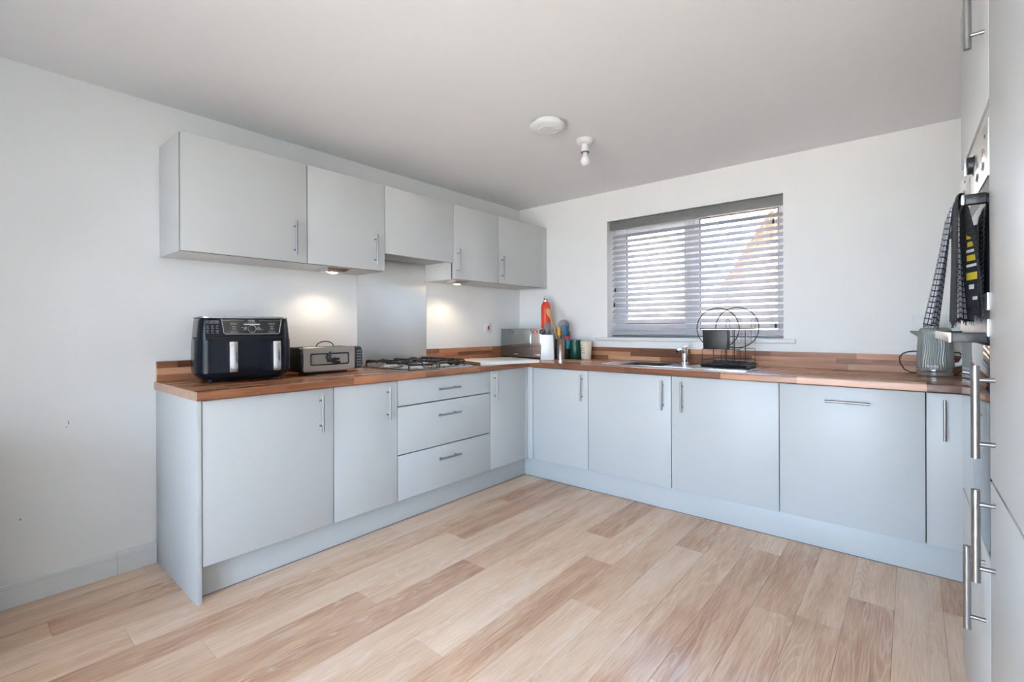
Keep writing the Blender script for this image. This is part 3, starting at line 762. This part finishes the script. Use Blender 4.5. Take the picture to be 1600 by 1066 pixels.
# control panel on the sloping top front
def slope(x, z, o=0): return (x+AX, -(.1555-(z-.215)*.082)-.0006-o, z)
MB().rings([[slope(-.108, .226), slope(.122, .226), slope(.136, .296), slope(-.122, .296)], [slope(-.108, .226, .002), slope(.122, .226, .002), slope(.136, .296, .002), slope(-.122, .296, .002)]]).build('control_panel', blackgl, AF)
mb = MB(); pth = [slope(-.122, .297, .003), slope(-.112, .232, .003), slope(-.106, .226, .003), slope(.120, .226, .003), slope(.126, .232, .003), slope(.136, .297, .003)]
mb.tube(pth, .0013, 6); mb.tube([slope(-.119, .290, .003), slope(-.03, .290, .003)], .0006, 6); mb.tube([slope(.035, .290, .003), slope(.132, .290, .003)], .0006, 6)
mb.build('silver_outline', chrome, AF)
MB().rings([[(AX+.005+.0165*cos(a*PI/16), slope(0, .250)[1]-y, .250+.0165*sin(a*PI/16)) for a in range(32)] for y in (.001, .009)]).build('dial', black, AF, smooth=.6)
MB().tube([(AX+.005+.0165*cos(a*PI/16), slope(0, .250)[1]-.009, .250+.0165*sin(a*PI/16)) for a in range(32)], .0014, 6, True).build('dial_ring', chrome, AF, smooth=1)
dim = mat('dim_display', (.10, .10, .11, 1), .3)
for x in (-.072, .092): B(AX+x-.015, slope(0, .274)[1]-.003, .268, AX+x+.015, slope(0, .274)[1]-.0015, .280).build('display', dim, AF)
B(AX-.030, slope(0, .274)[1]-.0035, .268, AX+.040, slope(0, .274)[1]-.0015, .275).build('button_bar', mat('silver_bar', (.5, .5, .5, 1), .4), AF, bevel=.001)
rx = (PI/2+.082, 0, 0)
text('lettering', 'NINJA', .011, ink, AF, slope(.003, .2855, .003), rx)
text('lettering', 'SYNC  MATCH', .005, ink, AF, slope(.005, .2795, .003), rx)
for x in (-.072, .092):
    text('lettering', '- TEMP +', .0055, ink, AF, slope(x, .258, .003), rx); text('lettering', '- TIME +', .0055, ink, AF, slope(x, .248, .003), rx)
    mb = MB(); mb.tube([slope(x-.014, .240, .0025), slope(x+.014, .240, .0025), slope(x+.014, .233, .0025), slope(x-.014, .233, .0025)], .0005, 4, True); mb.build('button_outline', ink, AF)
for i, (a, b_) in enumerate((('MAX CRISP', 'BAKE'), ('ROAST', 'REHEAT'), ('AIR FRY', 'DEHYDRATE'))):
    text('lettering', a, .0048, ink, AF, slope(-.016, .256-i*.006, .003), rx, align='RIGHT'); text('lettering', b_, .0048, ink, AF, slope(.027, .256-i*.006, .003), rx, align='LEFT')
MB().cyl(slope(-.098, .238, .001), slope(-.098, .238, .003), .003, 10).build('power_mark', mat('red_mark', (.4, .02, .02, 1), .4), AF)
# printed icons on the left of the front
text('lettering', '6-IN-1 FUNCTIONS', .0062, ink, AF, (-.140, -.1515, .284), rx); text('lettering', 'DUAL ZONE COOKING', .0052, ink, AF, (-.140, -.1521, .276), rx)
for i in range(3):
    for j in range(2):
        x = -.158+i*.019; z = .262-j*.021
        mb = MB(); mb.tube([(x+.0045*cos(a*PI/5), -.1535-(.262-z)*.085, z+.0045*sin(a*PI/5)) for a in range(0, 10-(i+j) % 3)], .0005, 4); mb.tube([(x-.006, -.1543-(.262-z)*.085, z-.009), (x+.006, -.1543-(.262-z)*.085, z-.009)], .0005, 4)
        mb.build('printed_icon', ink, AF)

# ------------------------------------------------------------------ toaster
TO = thing('toaster', 'long steel-fronted toaster with dark control end beside the air fryer', 'toaster', (.215, -2.062, WT1), PI/2-.02)
TO.scale = (1, 1, 1.13)
tw_, td, tz = .375, .19, .142
MB().rings([[(x, y, z) for y, z in rrect(td, .122, .02, 5, 0, .076)] for x in (-tw_/2, tw_/2-.045)]).build('body', black, TO, smooth=.7)
MB().rings([[(x, y+0, z) for y, z in rrect(td*.9, .004, .001, 2, 0, .135)] for x in (-tw_/2+.02, tw_/2-.06)]).build('top_plate', blackgl, TO)
B(-tw_/2+.06, -.07, .002, tw_/2-.08, .07, .02).build('base_foot', black, TO, bevel=.004)
# steel front frame with window opening
yf = -.097
def fr_ring(w, h, r, cz, y): return [(x, y, z) for x, z in rrect(w, h, r, 6, -.0225, cz)]
fx0, fx1 = -tw_/2+.012, tw_/2-.045
mb = MB(); cxx = (fx0+fx1)/2; fwid = fx1-fx0
def fr(w, h, r, y, dx=0): return [(x, y, z) for x, z in rrect(w, h, r, 6, cxx+dx, .077)]
mb.rings([fr(fwid, .124, .016, yf+.02), fr(fwid, .124, .016, yf), fr(fwid-.006, .118, .014, yf-.004), fr(fwid-.085, .056, .008, yf-.004, -.0), fr(fwid-.088, .053, .007, yf+.008)], cap=False)
mb.build('front_frame', mat('toaster_steel', (.66, .64, .60, 1), .28, 1), TO, smooth=.6)
MB().rings([fr(fwid-.082, .062, .009, yf-.0045), fr(fwid-.082, .062, .009, yf-.0052), fr(fwid-.092, .052, .008, yf-.0052), fr(fwid-.092, .052, .008, yf-.0045)], cap=False, close=True).build('window_surround', black, TO, smooth=.6)
B(cxx-fwid/2+.048, yf-.003, .0525, cxx+fwid/2-.048, yf+.006, .1015).build('window_panel', mat('toaster_glass', (.70, .64, .60, 1), .22, 1), TO)
MB().rings([[(x, y, z) for y, z in rrect(td*.8, .118, .03, 6, -.03, .077)] for x in (fx1+.0005, tw_/2-.006, tw_/2)]).build('control_end', mat('charcoal', (.035, .038, .042, 1), .4), TO, smooth=.7)
mb = MB()
MB().rings([[(x, y, z) for y, z in rrect(td*.8, .080, .02, 6, -.03, .077)] for x in (fx0-.014, fx0-.001)]).build('left_end', MATS['charcoal'], TO, smooth=.7)
B(fx1+.004, -.109, .024, tw_/2-.006, -.105, .130).build('control_panel', MATS['charcoal'], TO, bevel=.001)
for i in range(6):
    for j in range(2): B(fx1+.010+j*.014, -.1096, .036+i*.015, fx1+.017+j*.014, -.1089, .039+i*.015).build('printed_mark', ink, TO)
mb = MB(); mb.tube([(cxx+.0, yf-.002, .108), (cxx-.008, yf-.018, .106), (cxx-.012, yf-.022, .085), (cxx-.004, yf-.020, .065), (cxx+.012, yf-.014, .070)], .008, 10)
mb.tube([(cxx, yf-.020, .072), (cxx+.045, yf-.024, .078)], .006, 8).tube([(cxx+.02, yf-.022, .062), (cxx+.048, yf-.026, .058)], .008, 8)
mb.build('door_lever', black, TO, smooth=.9)
MB().tube([(.03+.055*cos(a*PI/14)*1.0, .05, .136+.028*sin(a*PI/14)) for a in range(15)], .0028, 8).build('power_cord', black, TO, smooth=1)

# ------------------------------------------------------------------ microwave
MW = thing('microwave', 'mirror-fronted microwave in the corner under the orange bottle', 'microwave', (.272, -.262, WT1), -.05)
mw = .488
B(-mw/2, .010, .012, mw/2, .268, .255).build('body', mat('microwave_case', (.25, .26, .26, 1), .3, .6), MW, bevel=.004)
B(-mw/2, -.006, .010, mw/2-.125, .010, .257).build('door', mat('mirror_glass', (.30, .33, .33, 1), .05, .85), MW, bevel=.002)
pn = B(mw/2-.124, -.006, .010, mw/2, .010, .257).build('control_panel', mat('panel_silver', (.55, .50, .48, 1), .12, .7), MW, bevel=.002)
B(mw/2-.108, -.0066, .220, mw/2-.055, -.0058, .240).build('display', mat('red_display_ground', (.25, .01, .01, 1), .2), pn)
text('lettering', '12:08', .014, mat('red_digits', (1, .3, .3, 1), .4, emis=(1, .25, .25, 1), es=2.0), pn, (mw/2-.082, -.0068, .225), (PI/2, 0, 0), .0002)
mk = mat('panel_print', (.25, .22, .21, 1), .5)
for i in range(9):
    for j in range(3): B(mw/2-.106+j*.026, -.0064, .052+i*.017, mw/2-.090+j*.026, -.0058, .055+i*.017).build('printed_mark', mk, pn)
B(mw/2-.110, -.0072, .018, mw/2-.028, -.0058, .038).build('door_button', MATS['panel_silver'], pn, bevel=.001)
B(-.085, -.0066, .030, -.035, -.0059, .036).build('badge', ink, MW)
B(-mw/2, .0, .002, mw/2, .2, .0095).build('base', black, MW)
for x in (-.2, .2):
    for y in (.04, .25): MB().lathe([(.012, 0), (.012, .012)], (x, y), 12).build('foot', black, MW)
# orange bottle on top of it
t = thing('water_bottle', 'orange steel water bottle standing on the microwave', 'bottle', (.445, -.135, WT1+.2555))
MB().lathe([(.036, 0), (.0405, .004), (.0405, .185), (.038, .205), (.031, .222), (.024, .232), (.022, .236)], seg=32).build('bottle_body', mat('orange_powder', srgb(222, 62, 34), .4), t, smooth=.7)
MB().lathe([(.022, .236), (.0225, .240), (.0225, .262), (.020, .266)], seg=24).build('bottle_cap', chrome, t, smooth=.6)
MB().tube([(.020*cos(a*PI/10), 0, .264+.018*sin(a*PI/10)) for a in range(11)], .0035, 8).build('carry_loop', chrome, t, smooth=1)

# ------------------------------------------------------------------ utensils corner
KB = thing('knife_block', 'white tapering utensil holder in front of the steel pot', 'holder', (.585, -.304, WT1), .55)
def kring(w, d, z): return [(x, y, z) for x, y in rrect(w, d, .004, 3)]
MB().rings([kring(.112, .090, 0), kring(.096, .085, .205), kring(.090, .079, .205), kring(.09, .079, .12)]).build('holder_body', mat('white_lacquer', (.80, .80, .80, 1), .25), KB, smooth=.5)
gry = mat('grey_silicone', srgb(120, 124, 126), .5)
wdn = mat('beech', srgb(196, 150, 100), .6, noise=(40, .12))
def vring(cx, cy, z, rx_, ry, n=14): return [(cx+rx_*cos(2*PI*i/n), cy+ry*sin(2*PI*i/n), z) for i in range(n)]


def utensil(name, label, base, tip, r, head, hm, sm, roll_=0, face=0.62):
    """stick from base to tip with a head profile [(t, halfwidth, halfthick)] in the direction of the stick"""
    b, e = Vector(base), Vector(tip); d = (e-b).normalized()
    t = thing(name, label, 'utensil', tuple(b))
    MB().cyl((0, 0, 0), tuple(e-b), r, 8, r2=r*.8).build('stick', sm, t, smooth=1)
    fwv = Vector((cos(face)*0+sin(yaw)*-1, cos(yaw), 0))          # wide side turned to the room's open side
    side = d.cross(Vector((0.64, -0.76, 0))).normalized(); nn = d.cross(side).normalized()
    rs = []
    for q, hw_, ht in head:
        c = (e-b)+d*q
        rs.append([c+side*hw_*cos(2*PI*i/16)+nn*ht*sin(2*PI*i/16) for i in range(16)])
    MB().rings(rs).build('head', hm, t, smooth=1)
    return t


SP = (.632, -.182)
pt = thing('utensil_pot', 'round steel pot full of cooking utensils', 'pot', (SP[0], SP[1], WT1))
MB().lathe([(.040, 0), (.043, .003), (.043, .165), (.045, .168), (.041, .168), (.040, .165), (.040, .006), (.0, .006)], seg=32, cap=False).build('pot_body', mat('pot_steel', (.66, .66, .66, 1), .18, 1), pt, smooth=.6)
for k_ in range(3): MB().cyl((.0425*cos(-1.3+k_*.2), .0425*sin(-1.3+k_*.2), .125), (.045*cos(-1.3+k_*.2), .045*sin(-1.3+k_*.2), .125), .004, 10).build('vent_hole', black, pt)
zb = WT1+.008
utensil('wooden_spoon', 'long wooden spoon leaning left out of the steel pot', (SP[0]+.022, SP[1]+.01, zb), (SP[0]-.072, SP[1]-.050, zb+.345), .0055,
        [(-.01, .004, .004), (.01, .012, .005), (.03, .020, .006), (.05, .022, .007), (.068, .018, .006), (.078, .008, .004)], wdn, wdn)
utensil('skimmer', 'round grey silicone skimmer at the back of the steel pot', (SP[0]-.01, SP[1]+.02, zb), (SP[0]+.008, SP[1]+.028, zb+.235), .005,
        [(-.012, .006, .004), (.0, .028, .004), (.02, .042, .005), (.045, .048, .005), (.07, .040, .005), (.084, .024, .004), (.090, .006, .003)], gry, gry)
utensil('spatula', 'yellow spatula in the steel pot', (SP[0]+.0, SP[1]-.015, zb), (SP[0]+.000, SP[1]-.022, zb+.190), .005,
        [(-.004, .006, .004), (.01, .015, .005), (.05, .013, .004), (.072, .009, .003)], mat('yellow_silicone', srgb(226, 168, 34), .5), wdn)
utensil('spatula', 'blue spatula leaning right out of the steel pot', (SP[0]+.0, SP[1]+.005, zb), (SP[0]+.040, SP[1]+.008, zb+.205), .005,
        [(-.012, .008, .004), (.0, .022, .005), (.03, .027, .005), (.06, .025, .004), (.070, .020, .003)], mat('blue_silicone', srgb(24, 92, 134), .5), gry)
kz = WT1+.125
utensil('slotted_spoon', 'grey slotted spoon standing in the white holder', (.58, -.299, kz), (.568, -.284, kz+.125), .005,
        [(-.02, .006, .004), (.0, .020, .006), (.025, .028, .009), (.045, .024, .008), (.060, .010, .004)], gry, gry)
utensil('ladle', 'dark grey ladle standing at the left of the white holder', (.568, -.314, kz), (.540, -.314, kz+.095), .005,
        [(-.012, .008, .008), (.0, .024, .016), (.012, .028, .018), (.024, .024, .014), (.032, .010, .006)], mat('dark_grey_silicone', srgb(76, 80, 82), .5), gry)
t = thing('spray_bottle', 'black bottle with pink and teal bands behind the steel pot', 'bottle', (.640, -.105, WT1))
MB().lathe([(.027, 0), (.030, .004), (.030, .085)], seg=28).build('bottle_body', black, t, smooth=.7)
MB().lathe([(.0302, .085), (.0302, .157)], seg=28).build('teal_band', mat('teal_band', srgb(40, 140, 150), .4), t, smooth=.7)
MB().lathe([(.0302, .157), (.0302, .190)], seg=28).build('pink_band', mat('pink_band', srgb(200, 24, 80), .4), t, smooth=.7)
MB().lathe([(.0300, .190), (.0300, .225), (.024, .245), (.014, .258), (.012, .275)], seg=28).build('bottle_neck', black, t, smooth=.7)
text('lettering', 'fresh', .022, ink, t, (-.012, -.0300, .050), (PI/2, -PI/2, 0), .0003)
t = thing('canister', 'dark green lidded canister left of the cream cup', 'canister', (.725, -.095, WT1))
grn = mat('dark_green', srgb(22, 74, 60), .3)
MB().lathe([(.044, 0), (.046, .003), (.046, .140), (.045, .142)], seg=32).build('canister_body', grn, t, smooth=.7)
MB().lathe([(.0475, .142), (.0475, .158), (.044, .160)], seg=32).build('lid', grn, t, smooth=.7)
t = thing('cup', 'tall cream cup with small dark writing', 'cup', (.822, -.085, WT1))
MB().lathe([(.034, 0), (.040, .003), (.050, .145), (.051, .150), (.048, .150), (.046, .140), (.038, .008), (.0, .008)], seg=36, cap=False).build('cup_body', mat('cream_glaze', srgb(224, 214, 194), .35), t, smooth=.7)
for i, (s_, z_) in enumerate((('m', .115), ('all the', .092), ('good', .074), ('things', .056), ('..', .034))):
    text('lettering', s_, .015, mat('dark_print', (.1, .09, .08, 1), .6), t, (-.008+(.003 if i else -.010), -.0402-(z_/.145)*.0085-.0012, z_-.004), (PI/2-.07, 0, 0), .0004)

# ------------------------------------------------------------------ sink, tap, washing-up bowl
SK = thing('sink', 'stainless steel sink with drainer under the window', 'sink', (1.17, -.49, WT1))
sw, sd = 1.0, .47
bx0_, bx1_, by0_, by1_ = BX0-1.17+.008, BX1-1.17-.008, BY0+.49+.008, BY1+.49-.008
n = 6
outer = rrect(sw, sd, .03, n, sw/2, sd/2); inner = rrect(bx1_-bx0_, by1_-by0_, .06, n, (bx0_+bx1_)/2, (by0_+by1_)/2)
sst = mat('sink_steel', (.66, .67, .68, 1), .22, 1, noise=(20, .04))
mb = MB(); mb.rings([[(x, y, 0) for x, y in outer], [(x, y, .0045) for x, y in outer], [(x*.985+sw*.0075, y*.985+sd*.0075, .0055) for x, y in outer]], cap=False)
o_in = [(x*.97+sw*.015, y*.95+sd*.025, .0025) for x, y in outer]
mb.rings([[(x*.985+sw*.0075, y*.985+sd*.0075, .0055) for x, y in outer], o_in, [(x, y, .0025) for x, y in inner]], cap=False)
mb.build('sink_top', sst, SK, smooth=.5)
mb = MB(); sh = lambda s_, z: [((x-(bx0_+bx1_)/2)*s_+(bx0_+bx1_)/2, (y-(by0_+by1_)/2)*s_+(by0_+by1_)/2, z) for x, y in inner]
mb.rings([sh(1, .0025), sh(.985, -.004), sh(.95, -.15), sh(.88, -.165), sh(.2, -.168), sh(.01, -.168)], cap=False); mb.build('sink_bowl', sst, SK, smooth=.9)
for i in range(9): MB().tube([(.60, .10+i*.033, .004), (.95, .10+i*.033, .004)], .0035, 6).build('drainer_rib', sst, SK, smooth=1)
t = thing('washing_up_bowl', 'black plastic washing-up bowl inside the sink', 'bowl', ((BX0+BX1)/2, (BY0+BY1)/2, WT1-.160))
rr = lambda w, d, z: [(x, y, z) for x, y in rrect(w, d, .05, 6)]
MB().rings([rr(.24, .23, 0), rr(.27, .26, .05), rr(.305, .295, .160), rr(.318, .308, .163), rr(.318, .308, .160), rr(.300, .290, .157), rr(.262, .252, .05), rr(.23, .22, .006)]).build('bowl_shell', black, t, smooth=.7)
TP = thing('tap', 'chrome mixer tap behind the sink bowl', 'tap', (1.645, -.085, WT1+.003))
MB().lathe([(.028, 0), (.028, .006), (.023, .010), (.022, .088), (.021, .094)], seg=28).build('tap_body', chrome, TP, smooth=.6)
MB().rings([[(.0215*cos(2*PI*i/24)*k+dx, .0215*sin(2*PI*i/24)*k+dy, z+tl*sin(2*PI*i/24)) for i in range(24)] for k, dx, dy, z, tl in ((1, 0, 0, .095, 0), (.98, 0, .001, .108, .003), (.8, .001, .004, .122, .006), (.4, .002, .006, .127, .004))]).build('lever_base', chrome, TP, smooth=.8)
MB().tube([(0, .004, .116), (.004, .018, .126), (.008, .045, .134)], .006, 10).build('lever', chrome, TP, smooth=.8)
MB().tube([(0, 0, .070), (-.006, -.04, .094), (-.010, -.09, .100), (-.012, -.115, .090)], .013, 14, r2=.010).build('spout', chrome, TP, smooth=.8)

# ------------------------------------------------------------------ dish rack
DR = thing('dish_rack', 'two-tier black wire dish rack on the drainer', 'rack', (1.985, -.235, WT1+.008))
w2, d2_ = .125, .135
rb = mat('rack_black', (.012, .013, .014, 1), .4)
def wire(pts, r=.0028, cl=False, name='wire', m=None, p=None): return MB().tube(pts, r, 7, cl).build(name, m or rb, p or DR, smooth=1)
# drip tray
ro = lambda w, d, z: [(x, y, z) for x, y in rrect(w, d, .015, 4)]
MB().rings([ro(2*w2+.02, 2*d2_+.0, .0), ro(2*w2+.04, 2*d2_+.02, .018), ro(2*w2+.05, 2*d2_+.03, .018), ro(2*w2+.05, 2*d2_+.03, .015), ro(2*w2+.03, 2*d2_+.015, .003)][:2]+[ro(2*w2+.03, 2*d2_+.012, .018), ro(2*w2+.01, 2*d2_-.01, .004)]).build('drip_tray', rb, DR, smooth=.7)
for z in (.022, .045): wire([(-w2, -d2_, z), (w2, -d2_, z), (w2, d2_, z), (-w2, d2_, z)], .0026, True, 'basket_rail')
for i in range(7):
    x = -w2+.02+i*(2*w2-.04)/6
    wire([(x, -d2_, .022), (x, d2_, .022)], .0015, name='basket_wire')
# square hoops of the lower tier
wire([(-w2, -d2_, .02), (-w2, -d2_, .115), (w2-.02, -d2_, .115), (w2-.02, -d2_, .02)], .0025, name='plate_hoop')
wire([(-w2+.04, d2_, .02), (-w2+.04, d2_, .115), (w2, d2_, .115), (w2, d2_, .02)], .0025, name='plate_hoop')
# uprights
for x, y, z1 in ((-.055, -d2_, .24), (.025, -d2_, .24), (-.06, d2_, .24), (.03, .02, .24), (.085, .06, .24), (-.01, d2_, .24)):
    wire([(x, y, .02), (x, y, z1)], .0028, name='upright')
# upper tier
zt = .245
wire([(-w2-.012, -d2_-.0, zt), (w2-.01, -d2_, zt), (w2+.01, d2_, zt), (-w2+.02, d2_, zt)], .0026, True, 'shelf_rail')
for i in range(5): wire([(-w2+.02+i*.05, -d2_, zt), (-w2+.02+i*.05, d2_, zt)], .0015, name='shelf_wire')
# the two big rings
def ringw(cx, cy, cz, r, ang):
    wire([(cx+r*cos(a*PI/28)*cos(ang), cy+r*cos(a*PI/28)*sin(ang), cz+r*sin(a*PI/28)) for a in range(56)], .0032, True, 'side_ring')
ringw(-.030, -d2_+.004, .248, .128, 0); ringw(.015, d2_-.004, .252, .135, 0)
# cutlery box
bxx = MB(); z0, z1 = .118, .238
def bo(x0, x1, y0, y1, z): return [(x0, y0, z), (x1, y0, z), (x1, y1, z), (x0, y1, z)]
a, b_, c, d = -.100, .050, -d2_-.072, -d2_-.006
bxx.rings([bo(a+.005, b_-.004, c+.004, d-.004, z0), bo(a, b_, c, d, z1), bo(a+.003, b_-.003, c+.003, d-.003, z1), bo(a+.008, b_-.007, c+.007, d-.007, z0+.004)])
tag(bxx.build('cutlery_box', rb, DR, bevel=.0015))
wg = mat('grey_wire', (.28, .27, .32, 1), .35, .8)
# cup hooks and side basket
for x, y in ((-.03, .09), (.045, .07), (.125, .09)):
    mb = MB().tube([(x-.012, y, zt-.09), (x-.012, y, zt+.05)]+[(x+.012*-cos(a*PI/8), y, zt+.05+.014*sin(a*PI/8)) for a in range(1, 8)]+[(x+.012, y, zt+.05), (x+.012, y, zt-.09)], .0014, 6)
    mb.build('cup_hook', rb, DR, smooth=1)
for z in (.17, .19, .21, .23): wire([(.055, -.02, z), (.115, -.02, z), (.115, .10, z), (.055, .10, z)], .0012, True, 'basket_wire', wg)
for x, y in ((.055, -.02), (.085, -.02), (.115, -.02), (.115, .02), (.115, .06), (.115, .10), (.055, .10)): wire([(x, y, .165), (x, y, .24)], .0012, False, 'basket_wire', wg)

# ------------------------------------------------------------------ kettle
KT = thing('kettle', 'grey-green kettle with wavy ribs on the right end of the worktop', 'kettle', (2.992, -.115, WT1), 0)
KT.scale = (1, 1, 1.20)
km = mat('kettle_glaze', srgb(126, 134, 130), .16, coat=.6, noise=(4, .01))
rs = []; SEG = 264; RR = 60
for j in range(RR+1):
    q = j/RR; z = .030+.165*q; r = .0765-.009*q**1.4 if True else 0; row = []
    for i in range(SEG):
        a = 2*PI*i/SEG
        wv = .0015*sin(44*a+2.4*sin(q*8+.6*sin(a*2)))*min(1, q*12, (1-q)*8)
        row.append(((r+wv)*cos(a), (r+wv)*sin(a), z))
    rs.append(row)
MB().rings(rs).build('kettle_body', km, KT, smooth=1.2)
MB().lathe([(.070, 0), (.076, .004), (.076, .018)], seg=48).build('kettle_base', km, KT, smooth=.7)
MB().lathe([(.077, .0185), (.0785, .021), (.0785, .028), (.076, .030)], seg=48).build('chrome_band', chrome, KT, smooth=.7)
MB().lathe([(.0675, .195), (.066, .204), (.060, .211), (.030, .214), (.0, .215)], seg=48, cap=False).build('lid', km, KT, smooth=1)
MB().lathe([(.018, .214), (.018, .219), (.012, .223)], seg=24).build('lid_knob', mat('pale_knob', (.6, .6, .56, 1), .3), KT, smooth=.8)
MB().rings([[(-.060, -.020, .165), (-.060, .020, .165), (-.060, .022, .198), (-.060, -.022, .198)], [(-.085, -.012, .182), (-.085, .012, .182), (-.085, .014, .199), (-.085, -.014, .199)], [(-.103, -.004, .193), (-.103, .004, .193), (-.103, .005, .200), (-.103, -.005, .200)]]).build('spout', km, KT, bevel=.003)
MB().tube([(.060, 0, .198), (.090, 0, .200), (.112, 0, .185), (.118, 0, .13), (.112, 0, .08), (.098, 0, .055), (.074, 0, .05)], .010, 12).build('handle', white_pl, KT, smooth=1)
text('lettering', 'Breville', .016, mat('silver_print', (.8, .8, .8, 1), .3), KT, (-.012, -.0785, .040), (PI/2, 0, 0), .0004)
t = thing('power_cord', 'black power cord looping on both sides of the kettle', 'cord', (2.992, .0, WT1))
MB().tube([(-.115, .005, .118), (-.135, .005, .108), (-.150, .002, .085), (-.148, 0, .055), (-.128, -.005, .02), (-.10, -.01, .004), (0, .0, .004), (.09, -.01, .004), (.115, -.01, .03), (.125, -.01, .07), (.118, -.01, .10), (.10, .0, .12)], .0032, 8).build('cord_run', black, t, smooth=1)
MB().tube([(-.115, .005, .118), (-.09, .015, .122), (.04, .018, .122), (.10, 0, .12)], .0032, 8).build('cord_run', black, t, smooth=1)
